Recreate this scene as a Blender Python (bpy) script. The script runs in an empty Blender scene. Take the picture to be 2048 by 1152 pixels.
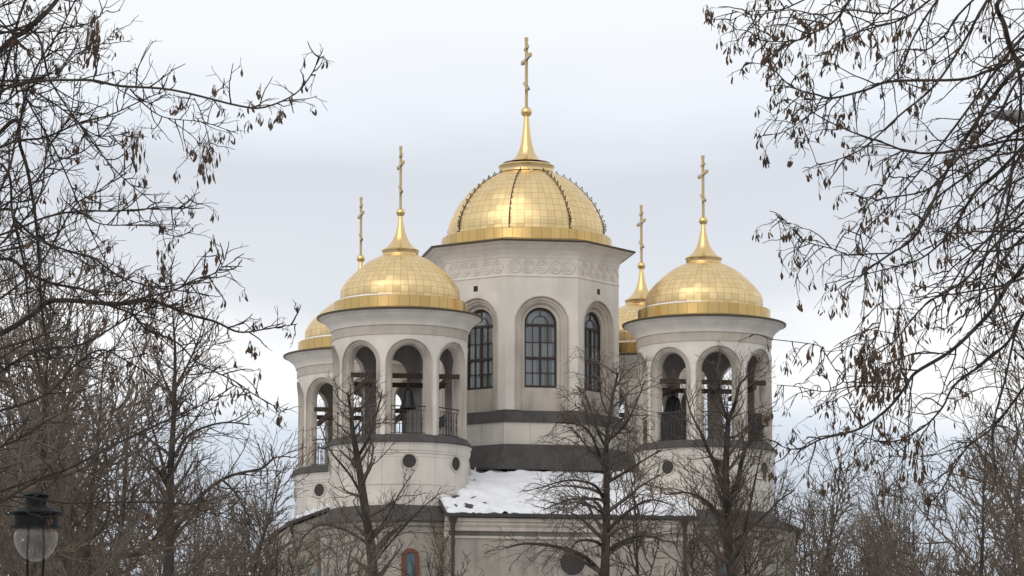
import bpy, math, random
from mathutils import Vector, Matrix

# ---------------------------------------------------------------- camera, sky, sun, exposure
SC = bpy.context.scene
COL = SC.collection
R = math.radians
F_PX, PITCH, CAM_Z = 7402.8, R(8.2286), 1.7          # focal length in photo pixels, upward tilt, eye height
cam = bpy.data.cameras.new("camera")
cam.sensor_width = 36.0
cam.lens = F_PX / 2048 * 36.0
cam.clip_start, cam.clip_end = 0.5, 6000
cam_o = bpy.data.objects.new("camera", cam)
COL.objects.link(cam_o)
cam_o.location = (0, 0, CAM_Z)
cam_o.rotation_euler = (R(90) + PITCH, 0, 0)
SC.camera = cam_o

SUN_EL, SUN_AZ = R(38), R(205)                        # azimuth clockwise from +Y (behind the camera, a little to its left)
W = bpy.data.worlds.new("World"); SC.world = W; W.use_nodes = True
nt = W.node_tree; nt.nodes.clear()
def wn(t, **k):
    n = nt.nodes.new(t)
    for a, v in k.items(): setattr(n, a, v)
    return n
L = nt.links.new
out = wn("ShaderNodeOutputWorld"); mixs = wn("ShaderNodeMixShader")
sky = wn("ShaderNodeTexSky", sky_type='NISHITA', sun_disc=False, sun_elevation=SUN_EL, sun_rotation=SUN_AZ)
bg1 = wn("ShaderNodeBackground"); bg1.inputs[1].default_value = 0.1
L(sky.outputs[0], bg1.inputs[0])
bg2 = wn("ShaderNodeBackground"); bg2.inputs[1].default_value = 1.0
tc = wn("ShaderNodeTexCoord"); sep = wn("ShaderNodeSeparateXYZ"); L(tc.outputs["Generated"], sep.inputs[0])
mp = wn("ShaderNodeMapping"); mp.inputs["Scale"].default_value = (1, 1, 3.2); L(tc.outputs["Generated"], mp.inputs[0])
nz = wn("ShaderNodeTexNoise"); nz.inputs["Scale"].default_value = 6.5; nz.inputs["Detail"].default_value = 6; nz.inputs["Roughness"].default_value = 0.5
L(mp.outputs[0], nz.inputs[0])
m1 = wn("ShaderNodeMath", operation='SUBTRACT'); L(nz.outputs["Fac"], m1.inputs[0]); m1.inputs[1].default_value = 0.5
m2 = wn("ShaderNodeMath", operation='MULTIPLY_ADD'); L(m1.outputs[0], m2.inputs[0]); m2.inputs[1].default_value = 0.055; L(sep.outputs[2], m2.inputs[2])
mr = wn("ShaderNodeMapRange"); L(m2.outputs[0], mr.inputs["Value"])
mr.inputs["From Min"].default_value = 0.0; mr.inputs["From Max"].default_value = 0.5
rp = wn("ShaderNodeValToRGB"); L(mr.outputs[0], rp.inputs[0])
el = rp.color_ramp.elements
def stop(p, c):
    e = el.new(p); e.color = (*c, 1)
el[0].position = 0.0; el[0].color = (0.42, 0.45, 0.52, 1)
el[1].position = 1.0; el[1].color = (0.82, 0.84, 0.88, 1)
for p, c in ((0.17, (0.61, 0.66, 0.75)), (0.207, (0.76, 0.82, 0.91)), (0.228, (1.03, 1.03, 1.04)), (0.258, (1.03, 1.03, 1.04)), (0.285, (0.79, 0.81, 0.86)),
             (0.355, (0.72, 0.75, 0.81)), (0.395, (0.88, 0.92, 0.98)), (0.435, (0.97, 0.985, 1.0)), (0.62, (0.92, 0.94, 0.97))): stop(p, c)
L(rp.outputs[0], bg2.inputs[0])
mixs.inputs[0].default_value = 0.93
L(bg1.outputs[0], mixs.inputs[1]); L(bg2.outputs[0], mixs.inputs[2]); L(mixs.outputs[0], out.inputs[0])

sun = bpy.data.lights.new("sun", 'SUN'); sun.energy = 0.9; sun.angle = R(60); sun.color = (1.0, 0.95, 0.87)
sun_o = bpy.data.objects.new("sun", sun); COL.objects.link(sun_o)
sun_o.location = (-40, -40, 60)
sd = Vector((math.sin(SUN_AZ) * math.cos(SUN_EL), math.cos(SUN_AZ) * math.cos(SUN_EL), math.sin(SUN_EL)))
sun_o.rotation_euler = (-sd).to_track_quat('-Z', 'Y').to_euler()
SC.view_settings.view_transform = 'Standard'; SC.view_settings.look = 'None'
SC.view_settings.gamma = 1.0; SC.view_settings.exposure = 0.03; SC.view_settings.use_curve_mapping = False
SC.cycles.max_bounces = 8; SC.cycles.transparent_max_bounces = 16

# ---------------------------------------------------------------- helpers
def pt(px, py, Y):
    """the point at depth Y on the sight line of photo pixel (px, py)"""
    d, u = (px - 1024) / F_PX, (576 - py) / F_PX
    dy = math.cos(PITCH) - u * math.sin(PITCH); dz = math.sin(PITCH) + u * math.cos(PITCH)
    k = Y / dy
    return Vector((d * k, Y, CAM_Z + dz * k))
def zat(py, Y): return pt(1024, py, Y).z

class MB:
    def __init__(s): s.v = []; s.f = []; s.uv = {}
    def add(s, vs, fs, uvs=None):
        o = len(s.v); s.v += [tuple(p) for p in vs]
        for i, f in enumerate(fs):
            s.f.append(tuple(a + o for a in f))
            if uvs: s.uv[len(s.f) - 1] = uvs[i]
    def box(s, c, size, rot=0.0, M=None):
        x, y, z = (a / 2 for a in size); ca, sa = math.cos(rot), math.sin(rot)
        vs = []
        for k in (-z, z):
            for a, b in ((-x, -y), (x, -y), (x, y), (-x, y)):
                p = Vector((c[0] + a * ca - b * sa, c[1] + a * sa + b * ca, c[2] + k))
                vs.append(p if M is None else M @ p)
        s.add(vs, [(3, 2, 1, 0), (4, 5, 6, 7), (0, 1, 5, 4), (1, 2, 6, 5), (2, 3, 7, 6), (3, 0, 4, 7)])
    def revolve(s, prof, n, a0=0.0, uscale=None, vs=None, cap=False, sweep=2 * math.pi):
        """profile [(r, z)] swept round z; uv = (u in uscale units, running v)"""
        closed = abs(sweep - 2 * math.pi) < 1e-6
        o = len(s.v); m = len(prof); cols = n if closed else n + 1
        for i in range(cols):
            a = a0 + sweep * i / n
            for r, z in prof: s.v.append((r * math.cos(a), r * math.sin(a), z))
        ln = [0.0]
        for (r1, z1), (r2, z2) in zip(prof, prof[1:]): ln.append(ln[-1] + math.hypot(r2 - r1, z2 - z1))
        if vs: ln = [l / ln[-1] * vs for l in ln]
        us = uscale or n
        for i in range(n):
            j = (i + 1) % cols
            for k in range(m - 1):
                s.f.append((o + i * m + k, o + j * m + k, o + j * m + k + 1, o + i * m + k + 1))
                u0, u1 = us * i / n, us * (i + 1) / n
                s.uv[len(s.f) - 1] = ((u0, ln[k]), (u1, ln[k]), (u1, ln[k + 1]), (u0, ln[k + 1]))
        if cap:
            for k in (0, m - 1): s.f.append(tuple(o + i * m + k for i in range(n)))
    def tube(s, pts, rad, n=3, tip=True):
        m = len(pts); o = len(s.v); prev = None
        for i, p in enumerate(pts):
            a = pts[max(i - 1, 0)]; b = pts[min(i + 1, m - 1)]
            d = (b - a); d = d.normalized() if d.length > 1e-9 else Vector((0, 0, 1))
            if prev is None:
                x = d.orthogonal().normalized()
            else:
                x = prev - d * prev.dot(d); x = x.normalized() if x.length > 1e-6 else d.orthogonal().normalized()
            prev = x; y = d.cross(x); r = rad[i]
            for k in range(n):
                t = 2 * math.pi * k / n
                s.v.append(tuple(p + x * (r * math.cos(t)) + y * (r * math.sin(t))))
        for i in range(m - 1):
            for k in range(n):
                k2 = (k + 1) % n
                s.f.append((o + i * n + k, o + i * n + k2, o + (i + 1) * n + k2, o + (i + 1) * n + k))
        if tip:
            s.f.append(tuple(o + k for k in range(n))[::-1]); s.f.append(tuple(o + (m - 1) * n + k for k in range(n)))
    def bar(s, a, b, w, n=4): s.tube([Vector(a), Vector(b)], [w, w], n)
    def mesh(s, name, mat, smooth=None):
        me = bpy.data.meshes.new(name)
        me.from_pydata(s.v, [], s.f)
        if s.uv:
            lay = me.uv_layers.new(name="UVMap")
            for p in me.polygons:
                u = s.uv.get(p.index)
                if u:
                    for q, li in enumerate(p.loop_indices): lay.data[li].uv = u[q]
        me.materials.append(mat)
        if smooth is not None:
            me.shade_smooth()
            if smooth < 3: me.set_sharp_from_angle(angle=smooth)
        me.validate()
        return me

def link(name, me, parent=None, loc=None, rotz=None):
    o = bpy.data.objects.new(name, me); COL.objects.link(o)
    if parent: o.parent = parent
    if loc is not None: o.location = loc
    if rotz is not None: o.rotation_euler = (0, 0, rotz)
    return o
def tag(o, label, cat, group=None):
    o["label"] = label; o["category"] = cat
    if group: o["group"] = group
    return o
def thing(name, label, cat, loc=(0, 0, 0), rotz=0.0, group=None):
    o = bpy.data.objects.new(name, None); COL.objects.link(o); o.location = loc; o.rotation_euler = (0, 0, rotz)
    return tag(o, label, cat, group)
def dup(o, parent=None, loc=None, rotz=None):
    c = o.copy(); COL.objects.link(c)
    if parent: c.parent = parent
    if loc is not None: c.location = loc
    if rotz is not None: c.rotation_euler = (0, 0, rotz)
    for ch in list(o.children): dup(ch, c)
    return c

# ---------------------------------------------------------------- materials
def mat(name, col, rough=0.8, metal=0.0, noise=0.0, nscale=3.0, bump=0.0, bscale=40.0, streak=False, spec=0.3):
    m = bpy.data.materials.new(name); m.use_nodes = True
    t = m.node_tree; b = t.nodes["Principled BSDF"]
    b.inputs["Base Color"].default_value = (*col, 1); b.inputs["Roughness"].default_value = rough
    b.inputs["Metallic"].default_value = metal; b.inputs["Specular IOR Level"].default_value = spec
    if noise or bump:
        c = t.nodes.new("ShaderNodeTexCoord")
    if noise:
        mp = t.nodes.new("ShaderNodeMapping"); t.links.new(c.outputs["Object"], mp.inputs[0])
        if streak: mp.inputs["Scale"].default_value = (1, 1, 0.16)
        n = t.nodes.new("ShaderNodeTexNoise"); n.inputs["Scale"].default_value = nscale; n.inputs["Detail"].default_value = 6
        t.links.new(mp.outputs[0], n.inputs[0])
        r = t.nodes.new("ShaderNodeMapRange"); t.links.new(n.outputs["Fac"], r.inputs[0])
        r.inputs[1].default_value = 0.3; r.inputs[2].default_value = 0.7
        r.inputs[3].default_value = 1 - noise; r.inputs[4].default_value = 1 + noise * 0.5
        x = t.nodes.new("ShaderNodeVectorMath"); x.operation = 'SCALE'; x.inputs[0].default_value = col
        t.links.new(r.outputs[0], x.inputs["Scale"]); t.links.new(x.outputs[0], b.inputs["Base Color"])
    if bump:
        n = t.nodes.new("ShaderNodeTexNoise"); n.inputs["Scale"].default_value = bscale; n.inputs["Detail"].default_value = 5
        t.links.new(c.outputs["Object"], n.inputs[0])
        bp = t.nodes.new("ShaderNodeBump"); bp.inputs["Strength"].default_value = bump; bp.inputs["Distance"].default_value = 0.02
        t.links.new(n.outputs["Fac"], bp.inputs["Height"]); t.links.new(bp.outputs[0], b.inputs["Normal"])
    return m

def stone_mat(name, col, joints=True, jdark=0.72, bw=1.0, bh=1.0, stain=0.22):
    """rendered stone: blotches, rain streaks, fine grain and the thin open joints between slabs"""
    m = bpy.data.materials.new(name); m.use_nodes = True
    t = m.node_tree; b = t.nodes["Principled BSDF"]; N = t.nodes.new; K = t.links.new
    b.inputs["Roughness"].default_value = 0.85; b.inputs["Specular IOR Level"].default_value = 0.25
    c = N("ShaderNodeTexCoord")
    n1 = N("ShaderNodeTexNoise"); n1.inputs["Scale"].default_value = 0.9; n1.inputs["Detail"].default_value = 7; K(c.outputs["Object"], n1.inputs[0])
    mp = N("ShaderNodeMapping"); mp.inputs["Scale"].default_value = (1.7, 1.7, 0.3); K(c.outputs["Object"], mp.inputs[0])
    n2 = N("ShaderNodeTexNoise"); n2.inputs["Scale"].default_value = 1.5; n2.inputs["Detail"].default_value = 6; K(mp.outputs[0], n2.inputs[0])
    r1 = N("ShaderNodeMapRange"); K(n1.outputs["Fac"], r1.inputs[0]); r1.inputs[1].default_value = .3; r1.inputs[2].default_value = .7; r1.inputs[3].default_value = 0.86; r1.inputs[4].default_value = 1.06
    r2 = N("ShaderNodeMapRange"); K(n2.outputs["Fac"], r2.inputs[0]); r2.inputs[1].default_value = .28; r2.inputs[2].default_value = .55; r2.inputs[3].default_value = 1 - stain; r2.inputs[4].default_value = 1.0
    mu = N("ShaderNodeMath"); mu.operation = 'MULTIPLY'; K(r1.outputs[0], mu.inputs[0]); K(r2.outputs[0], mu.inputs[1])
    last = mu.outputs[0]
    if joints:
        br = N("ShaderNodeTexBrick"); br.offset = 0.0; br.inputs["Scale"].default_value = 1.0
        br.inputs["Color1"].default_value = (1, 1, 1, 1); br.inputs["Color2"].default_value = (.95, .95, .95, 1); br.inputs["Mortar"].default_value = (jdark,) * 3 + (1,)
        br.inputs["Mortar Size"].default_value = 0.016; br.inputs["Mortar Smooth"].default_value = 0.3
        br.inputs["Brick Width"].default_value = bw; br.inputs["Row Height"].default_value = bh
        K(c.outputs["UV"], br.inputs[0])
        m3 = N("ShaderNodeMath"); m3.operation = 'MULTIPLY'; K(last, m3.inputs[0]); K(br.outputs["Color"], m3.inputs[1]); last = m3.outputs[0]
    x = N("ShaderNodeVectorMath"); x.operation = 'SCALE'; x.inputs[0].default_value = col
    K(last, x.inputs["Scale"]); K(x.outputs[0], b.inputs["Base Color"])
    n3 = N("ShaderNodeTexNoise"); n3.inputs["Scale"].default_value = 30; n3.inputs["Detail"].default_value = 4; K(c.outputs["Object"], n3.inputs[0])
    bp = N("ShaderNodeBump"); bp.inputs["Strength"].default_value = 0.25; bp.inputs["Distance"].default_value = 0.012
    K(n3.outputs["Fac"], bp.inputs["Height"]); K(bp.outputs[0], b.inputs["Normal"])
    return m

def gold_mat(name, col, rough=0.24, seams=True, wob=0.12, seam_dark=0.45):
    """gilded sheet: each panel lies a little differently and has its own tone, dark folded seams between"""
    m = bpy.data.materials.new(name); m.use_nodes = True
    t = m.node_tree; b = t.nodes["Principled BSDF"]; N = t.nodes.new; K = t.links.new
    b.inputs["Metallic"].default_value = 1.0; b.inputs["Roughness"].default_value = rough
    b.inputs["Base Color"].default_value = (*col, 1)
    c = N("ShaderNodeTexCoord")
    n = N("ShaderNodeTexNoise"); n.inputs["Scale"].default_value = 2.2; n.inputs["Detail"].default_value = 5; K(c.outputs["Object"], n.inputs[0])
    r = N("ShaderNodeMapRange"); K(n.outputs["Fac"], r.inputs[0]); r.inputs[1].default_value = .3; r.inputs[2].default_value = .7; r.inputs[3].default_value = rough * .75; r.inputs[4].default_value = rough * 1.35
    K(r.outputs[0], b.inputs["Roughness"])
    if seams:
        br = N("ShaderNodeTexBrick"); br.offset = 0.0; br.inputs["Scale"].default_value = 1.0
        br.inputs["Color1"].default_value = (1, 1, 1, 1); br.inputs["Color2"].default_value = (.89, .88, .85, 1); br.inputs["Mortar"].default_value = (seam_dark, seam_dark * .93, seam_dark * .8, 1)
        br.inputs["Mortar Size"].default_value = 0.03; br.inputs["Mortar Smooth"].default_value = 0.5
        br.inputs["Brick Width"].default_value = 1.0; br.inputs["Row Height"].default_value = 1.0
        K(c.outputs["UV"], br.inputs[0])
        mx = N("ShaderNodeVectorMath"); mx.operation = 'MULTIPLY'; mx.inputs[1].default_value = col; K(br.outputs["Color"], mx.inputs[0]); K(mx.outputs[0], b.inputs["Base Color"])
        fl = N("ShaderNodeVectorMath"); fl.operation = 'FLOOR'; K(c.outputs["UV"], fl.inputs[0])
        w = N("ShaderNodeTexWhiteNoise"); w.noise_dimensions = '3D'; K(fl.outputs[0], w.inputs[0])
        s = N("ShaderNodeVectorMath"); s.operation = 'SUBTRACT'; s.inputs[1].default_value = (.5, .5, .5); K(w.outputs["Color"], s.inputs[0])
        sc = N("ShaderNodeVectorMath"); sc.operation = 'SCALE'; sc.inputs["Scale"].default_value = wob; K(s.outputs[0], sc.inputs[0])
        g = N("ShaderNodeNewGeometry"); ad = N("ShaderNodeVectorMath"); ad.operation = 'ADD'; K(g.outputs["Normal"], ad.inputs[0]); K(sc.outputs[0], ad.inputs[1])
        nm = N("ShaderNodeVectorMath"); nm.operation = 'NORMALIZE'; K(ad.outputs[0], nm.inputs[0]); K(nm.outputs[0], b.inputs["Normal"])
    return m

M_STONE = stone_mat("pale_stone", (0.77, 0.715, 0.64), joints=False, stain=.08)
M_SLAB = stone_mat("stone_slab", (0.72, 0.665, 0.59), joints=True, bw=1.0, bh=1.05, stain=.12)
M_LOWER = stone_mat("dimmed_lower_stone", (0.41, 0.37, 0.32), joints=True, jdark=0.8, bw=1.0, bh=1.4, stain=0.25)  # streaked stone; weaker light and blurred twigs put into a darker base
M_TRIM = stone_mat("carved_stone", (0.57, 0.51, 0.44), joints=False, stain=0.28)
M_FRIEZE = stone_mat("frieze_stone", (0.60, 0.535, 0.455), joints=True, jdark=.9, bw=1.0, bh=.9, stain=.2)
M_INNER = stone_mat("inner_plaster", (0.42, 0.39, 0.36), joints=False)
M_GOLD = gold_mat("gilded_sheet", (0.90, 0.685, 0.36), rough=0.38)
M_GOLDB = gold_mat("gilded_band", (0.66, 0.45, 0.18), rough=0.24, wob=0.05)  # darker gold stands in for the dim horizon the band mirrors
M_GOLDP = gold_mat("gilded_smooth", (0.82, 0.60, 0.29), seams=False)
M_GOLDX = gold_mat("gilded_cross", (0.58, 0.43, 0.24), seams=False, rough=0.35)
M_METAL = stone_mat("grey_sheet_metal", (0.095, 0.087, 0.082), joints=True, jdark=.55, bw=1.0, bh=50, stain=.25)
M_ROOF = mat("grey_roof_metal", (0.055, 0.05, 0.047), 0.55, 0.0, 0.25, 1.5, 0.1, 6)
M_EDGE = mat("brown_edge_metal", (0.11, 0.085, 0.05), 0.4, 0.3)
M_FRAME = mat("brown_window_frame", (0.045, 0.032, 0.028), 0.5)
def glass_mat():
    m = bpy.data.materials.new("window_glass"); m.use_nodes = True
    t = m.node_tree; b = t.nodes["Principled BSDF"]; N = t.nodes.new; K = t.links.new
    b.inputs["Roughness"].default_value = .05; b.inputs["Specular IOR Level"].default_value = 1.0
    c = N("ShaderNodeTexCoord"); mp = N("ShaderNodeMapping"); mp.inputs["Scale"].default_value = (2.9, 0, 1.55); mp.inputs["Location"].default_value = (.5, 0, .03)
    K(c.outputs["Object"], mp.inputs[0])
    fl = N("ShaderNodeVectorMath"); fl.operation = 'FLOOR'; K(mp.outputs[0], fl.inputs[0])
    oi = N("ShaderNodeObjectInfo"); av = N("ShaderNodeVectorMath"); av.operation = 'ADD'; K(fl.outputs[0], av.inputs[0]); K(oi.outputs["Random"], av.inputs[1])
    w = N("ShaderNodeTexWhiteNoise"); w.noise_dimensions = '3D'; K(av.outputs[0], w.inputs[0])
    su = N("ShaderNodeVectorMath"); su.operation = 'SUBTRACT'; su.inputs[1].default_value = (.5, .5, .5); K(w.outputs["Color"], su.inputs[0])
    sc = N("ShaderNodeVectorMath"); sc.operation = 'SCALE'; sc.inputs["Scale"].default_value = .2; K(su.outputs[0], sc.inputs[0])
    g = N("ShaderNodeNewGeometry"); ad = N("ShaderNodeVectorMath"); ad.operation = 'ADD'; K(g.outputs["Normal"], ad.inputs[0]); K(sc.outputs[0], ad.inputs[1])
    nm = N("ShaderNodeVectorMath"); nm.operation = 'NORMALIZE'; K(ad.outputs[0], nm.inputs[0]); K(nm.outputs[0], b.inputs["Normal"])
    r = N("ShaderNodeMapRange"); K(w.outputs["Value"], r.inputs[0]); r.inputs[3].default_value = .7; r.inputs[4].default_value = 1.15
    x = N("ShaderNodeVectorMath"); x.operation = 'SCALE'; x.inputs[0].default_value = (.15, .163, .168); K(r.outputs[0], x.inputs["Scale"]); K(x.outputs[0], b.inputs["Base Color"])  # grey-blue base stands in for sky mirrored in the glass, varied per pane
    return m
M_GLASS = glass_mat()
M_DARKG = mat("round_window_glass", (0.045, 0.042, 0.038), 0.35, spec=0.3)
M_IRON = mat("wrought_iron", (0.03, 0.028, 0.027), 0.6)
M_WOOD = mat("brown_timber", (0.065, 0.044, 0.031), 0.8, noise=0.3, nscale=6)
M_BRONZE = mat("dark_bronze", (0.035, 0.036, 0.04), 0.4, 0.4)
M_BOARD = mat("dark_board", (0.05, 0.045, 0.042), 0.8)
M_SNOW = mat("old_snow", (0.83, 0.84, 0.87), 0.6, noise=0.06, nscale=2.0, bump=0.5, bscale=7.0)
M_RED = mat("red_mosaic", (0.19, 0.07, 0.042), 0.6, noise=0.3, nscale=20)
M_TEAL = mat("teal_mosaic", (0.10, 0.15, 0.17), 0.6, noise=0.35, nscale=20)
M_SKIN = mat("ochre_mosaic", (0.40, 0.24, 0.10), 0.6)
M_PIPE = mat("brown_pipe", (0.07, 0.045, 0.04), 0.5)
M_BARK = mat("dark_bark", (0.055, 0.042, 0.032), 0.95, noise=0.35, nscale=8, bump=0.5, bscale=30)
M_BARK2 = mat("grey_brown_bark", (0.062, 0.050, 0.042), 0.95, noise=0.3, nscale=5)
M_TWIG = mat("brown_twig", (0.158, 0.126, 0.098), 0.95, noise=0.25, nscale=2)
M_TWIG3 = mat("tree_twig", (0.115, 0.091, 0.073), 0.95, noise=0.25, nscale=2)
M_TWIG2 = mat("dark_twig", (0.125, 0.098, 0.074), 0.95, noise=0.25, nscale=2)
M_SEED = mat("dry_seed_wing", (0.105, 0.066, 0.042), 0.9, noise=0.4, nscale=25)
M_LAMP = mat("black_lamp_paint", (0.009, 0.010, 0.010), 0.6, spec=.15)
M_GREYL = mat("grey_lamp_paint", (0.17, 0.165, 0.16), 0.5)

# ---------------------------------------------------------------- ground
g = MB(); n = 40
for i in range(n + 1):
    for j in range(n + 1):
        x, y = -3000 + 6000 * i / n, -3000 + 6000 * j / n
        g.v.append((x, y, 0))
for i in range(n):
    for j in range(n): g.f.append((i * (n + 1) + j, (i + 1) * (n + 1) + j, (i + 1) * (n + 1) + j + 1, i * (n + 1) + j + 1))
M_GROUND = mat("patchy_snow_ground", (0.42, 0.42, 0.43), 0.9, noise=0.5, nscale=0.08)
go = link("ground", g.mesh("ground", M_GROUND)); go["kind"] = "structure"

# ---------------------------------------------------------------- the church
CX, CY, TH, S = 0.6345, 160.0, 0.169, 6.47
church = thing("church", "pale stone church with five golden domes and four open round bell towers", "church", (CX, CY, 0), TH)
YT = CY - S * (math.sin(TH) + math.cos(TH))          # depth of the near tower's axis (its rows were read off the photo)
def zt(py, r=0.0): return zat(py, YT - r)
def zc(py, r=0.0): return zat(py, CY - r)

def arch_path(a, zb, zs, n=20):
    P = [(-a, zb), (-a, zs)]
    P += [(-a * math.cos(math.pi * i / n), zs + a * math.sin(math.pi * i / n)) for i in range(1, n)]
    return P + [(a, zs), (a, zb)]
def arch_sweep(mb, fn, prof, zb, zs, n=20):
    """sweep a stepped profile [(half width, depth)] along an arch; fn(u, z, depth) -> point"""
    rows = [[fn(u, z, d) for u, z in arch_path(a, zb, zs, n)] for a, d in prof]
    m = len(rows[0]); vs = [p for r in rows for p in r]; fs = []
    for k in range(len(rows) - 1):
        for i in range(m - 1): fs.append((k * m + i, k * m + i + 1, (k + 1) * m + i + 1, (k + 1) * m + i))
    mb.add(vs, fs)
def arch_panel(mb, fn, half, a, zb, zs, zt_, depth, flip=False, n=20, side=4, uvf=None):
    """wall panel of half width `half` with an arched opening of half width a"""
    us = [-half + (half - a) * i / side for i in range(side + 1)]
    us += [-a * math.cos(math.pi * i / n) for i in range(1, n)] + [a]
    us += [a + (half - a) * i / side for i in range(1, side + 1)]
    for u0, u1 in zip(us, us[1:]):
        def low(u): return zs + math.sqrt(max(a * a - u * u, 0)) if abs((u0 + u1) / 2) < a else zb
        z0, z1 = low(u0), low(u1)
        if abs((u0 + u1) / 2) >= a: z0 = z1 = zb
        q = [fn(u0, z0, depth), fn(u1, z1, depth), fn(u1, zt_, depth), fn(u0, zt_, depth)]
        uv = [(u0, z0), (u1, z1), (u1, zt_), (u0, zt_)]
        mb.add(q, [(3, 2, 1, 0) if flip else (0, 1, 2, 3)], [uv[::-1] if flip else uv])

# ---- one bell tower, about its own axis
RW = 2.80                                            # wall radius
Z_EAVE, Z_CORN, Z_ARCH = zt(613, 3.44), zt(646, 2.85), zt(678, RW)
Z_SILL, Z_LEDGE, Z_BASE, Z_SKIRT = zt(868, RW), zt(881, 3.0), zt(1010, 2.86), zt(1040, 3.5)
AO, AI = 0.95, 0.75
ZS = Z_ARCH - AO
bayh = RW * math.pi / 8
def cyl(k, r0=RW):
    def fn(u, z, d):
        a = math.pi / 4 * k - math.pi / 2 + u / RW
        return Vector(((r0 - d) * math.cos(a), (r0 - d) * math.sin(a), z))
    return fn
def make_tower():
    w = MB()
    for k in range(8):
        f = cyl(k)
        arch_panel(w, f, bayh, AO, Z_SILL, ZS, Z_CORN, 0.0)
    tower = link("bell_tower", w.mesh("bell_tower", M_STONE, 0.6))
    w = MB()
    for k in range(8): arch_panel(w, cyl(k), bayh, AI, Z_SILL, ZS, Z_CORN, 0.42, flip=True)
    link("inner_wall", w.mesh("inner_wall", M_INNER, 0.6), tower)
    t = MB()
    for k in range(8):
        arch_sweep(t, cyl(k), [(AO, 0.0), (AO - .01, .05), (AO - .09, .05), (AO - .10, .10), (AO - .15, .11), (AI, .19), (AI, .42)], Z_SILL, ZS)
        arch_sweep(t, cyl(k), [(AO + .045, 0.0), (AO + .04, -.035), (AO + .005, -.035), (AO, .0)], Z_SILL, ZS)
    link("arch_moulding", t.mesh("arch_moulding", M_TRIM, 0.6), tower)
    c = MB()
    fr_ = MB(); fr_.revolve([(RW, Z_CORN - .44), (RW + .035, Z_CORN - .43), (RW + .035, Z_CORN - .05)], 96, uscale=22)
    link("frieze_band", fr_.mesh("frieze_band", M_FRIEZE, 0.5), tower)
    c.revolve([(RW + .03, Z_CORN - .055), (RW + .09, Z_CORN - .05), (RW + .10, Z_CORN + .02), (RW + .14, Z_CORN + .12), (RW + .24, Z_CORN + .25), (RW + .39, Z_CORN + .36),
               (RW + .43, Z_CORN + .42), (RW + .50, Z_CORN + .44), (RW + .58, Z_EAVE - .09), (3.40, Z_EAVE - .07)], 96, uscale=16)
    link("cornice", c.mesh("cornice", M_STONE, 0.5), tower)
    e = MB()
    e.revolve([(3.38, Z_EAVE - .085), (3.45, Z_EAVE - .085), (3.47, Z_EAVE - .02), (3.44, Z_EAVE), (2.6, Z_EAVE + .17)], 96)
    link("eave", e.mesh("eave", M_EDGE, 0.5), tower)
    i = MB()
    i.revolve([(0.02, Z_CORN - .12), (1.4, Z_CORN - .15), (2.3, Z_CORN - .3)], 48)
    link("loft_ceiling", i.mesh("loft_ceiling", M_INNER, 0.6), tower)
    i = MB(); i.revolve([(0.02, Z_SILL - .05), (2.84, Z_SILL - .05)], 48)
    link("loft_floor", i.mesh("loft_floor", M_INNER, 0.6), tower)
    zb = ZS - .42
    for k in range(4):
        b = MB(); a = math.pi / 2 * k + math.pi / 8 * 0
        b.box((0, 0, zb + .0 + .012 * (k % 2)), (4.5, .16, .19))
        o = link("beam", b.mesh("beam", M_WOOD), tower)
        off = 1.62 if k < 2 else -1.62
        o.location = (0, off, 0) if k % 2 == 0 else (off, 0, -.26); o.rotation_euler = (0, 0, 0 if k % 2 == 0 else math.pi / 2)
    r = MB()
    rr = 2.52; hw = AI + .03; zb, ztp = Z_SILL + .08, Z_SILL + 1.18
    for z, q in ((ztp, .028), (zb, .02), (ztp - .16, .015)): r.bar((-hw, -rr, z), (hw, -rr, z), q)
    for q in range(9): x = -hw + .06 + (2 * hw - .12) * q / 8; r.bar((x, -rr, zb), (x, -rr, ztp - .16), .013)
    for q in range(4):
        x = -hw + .06 + (2 * hw - .12) * (2 * q + 1) / 8
        for zz in (zb + .3, zb + .62):
            r.tube([Vector((x + .055 * math.cos(t * math.pi / 5), -rr, zz + .1 * math.sin(t * math.pi / 5))) for t in range(11)], [.009] * 11, 3)
    me = r.mesh("railing", M_IRON)
    for k in range(8): link("railing", me, tower, rotz=math.pi / 4 * k)
    return tower
tower = make_tower(); tower.parent = church

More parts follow.
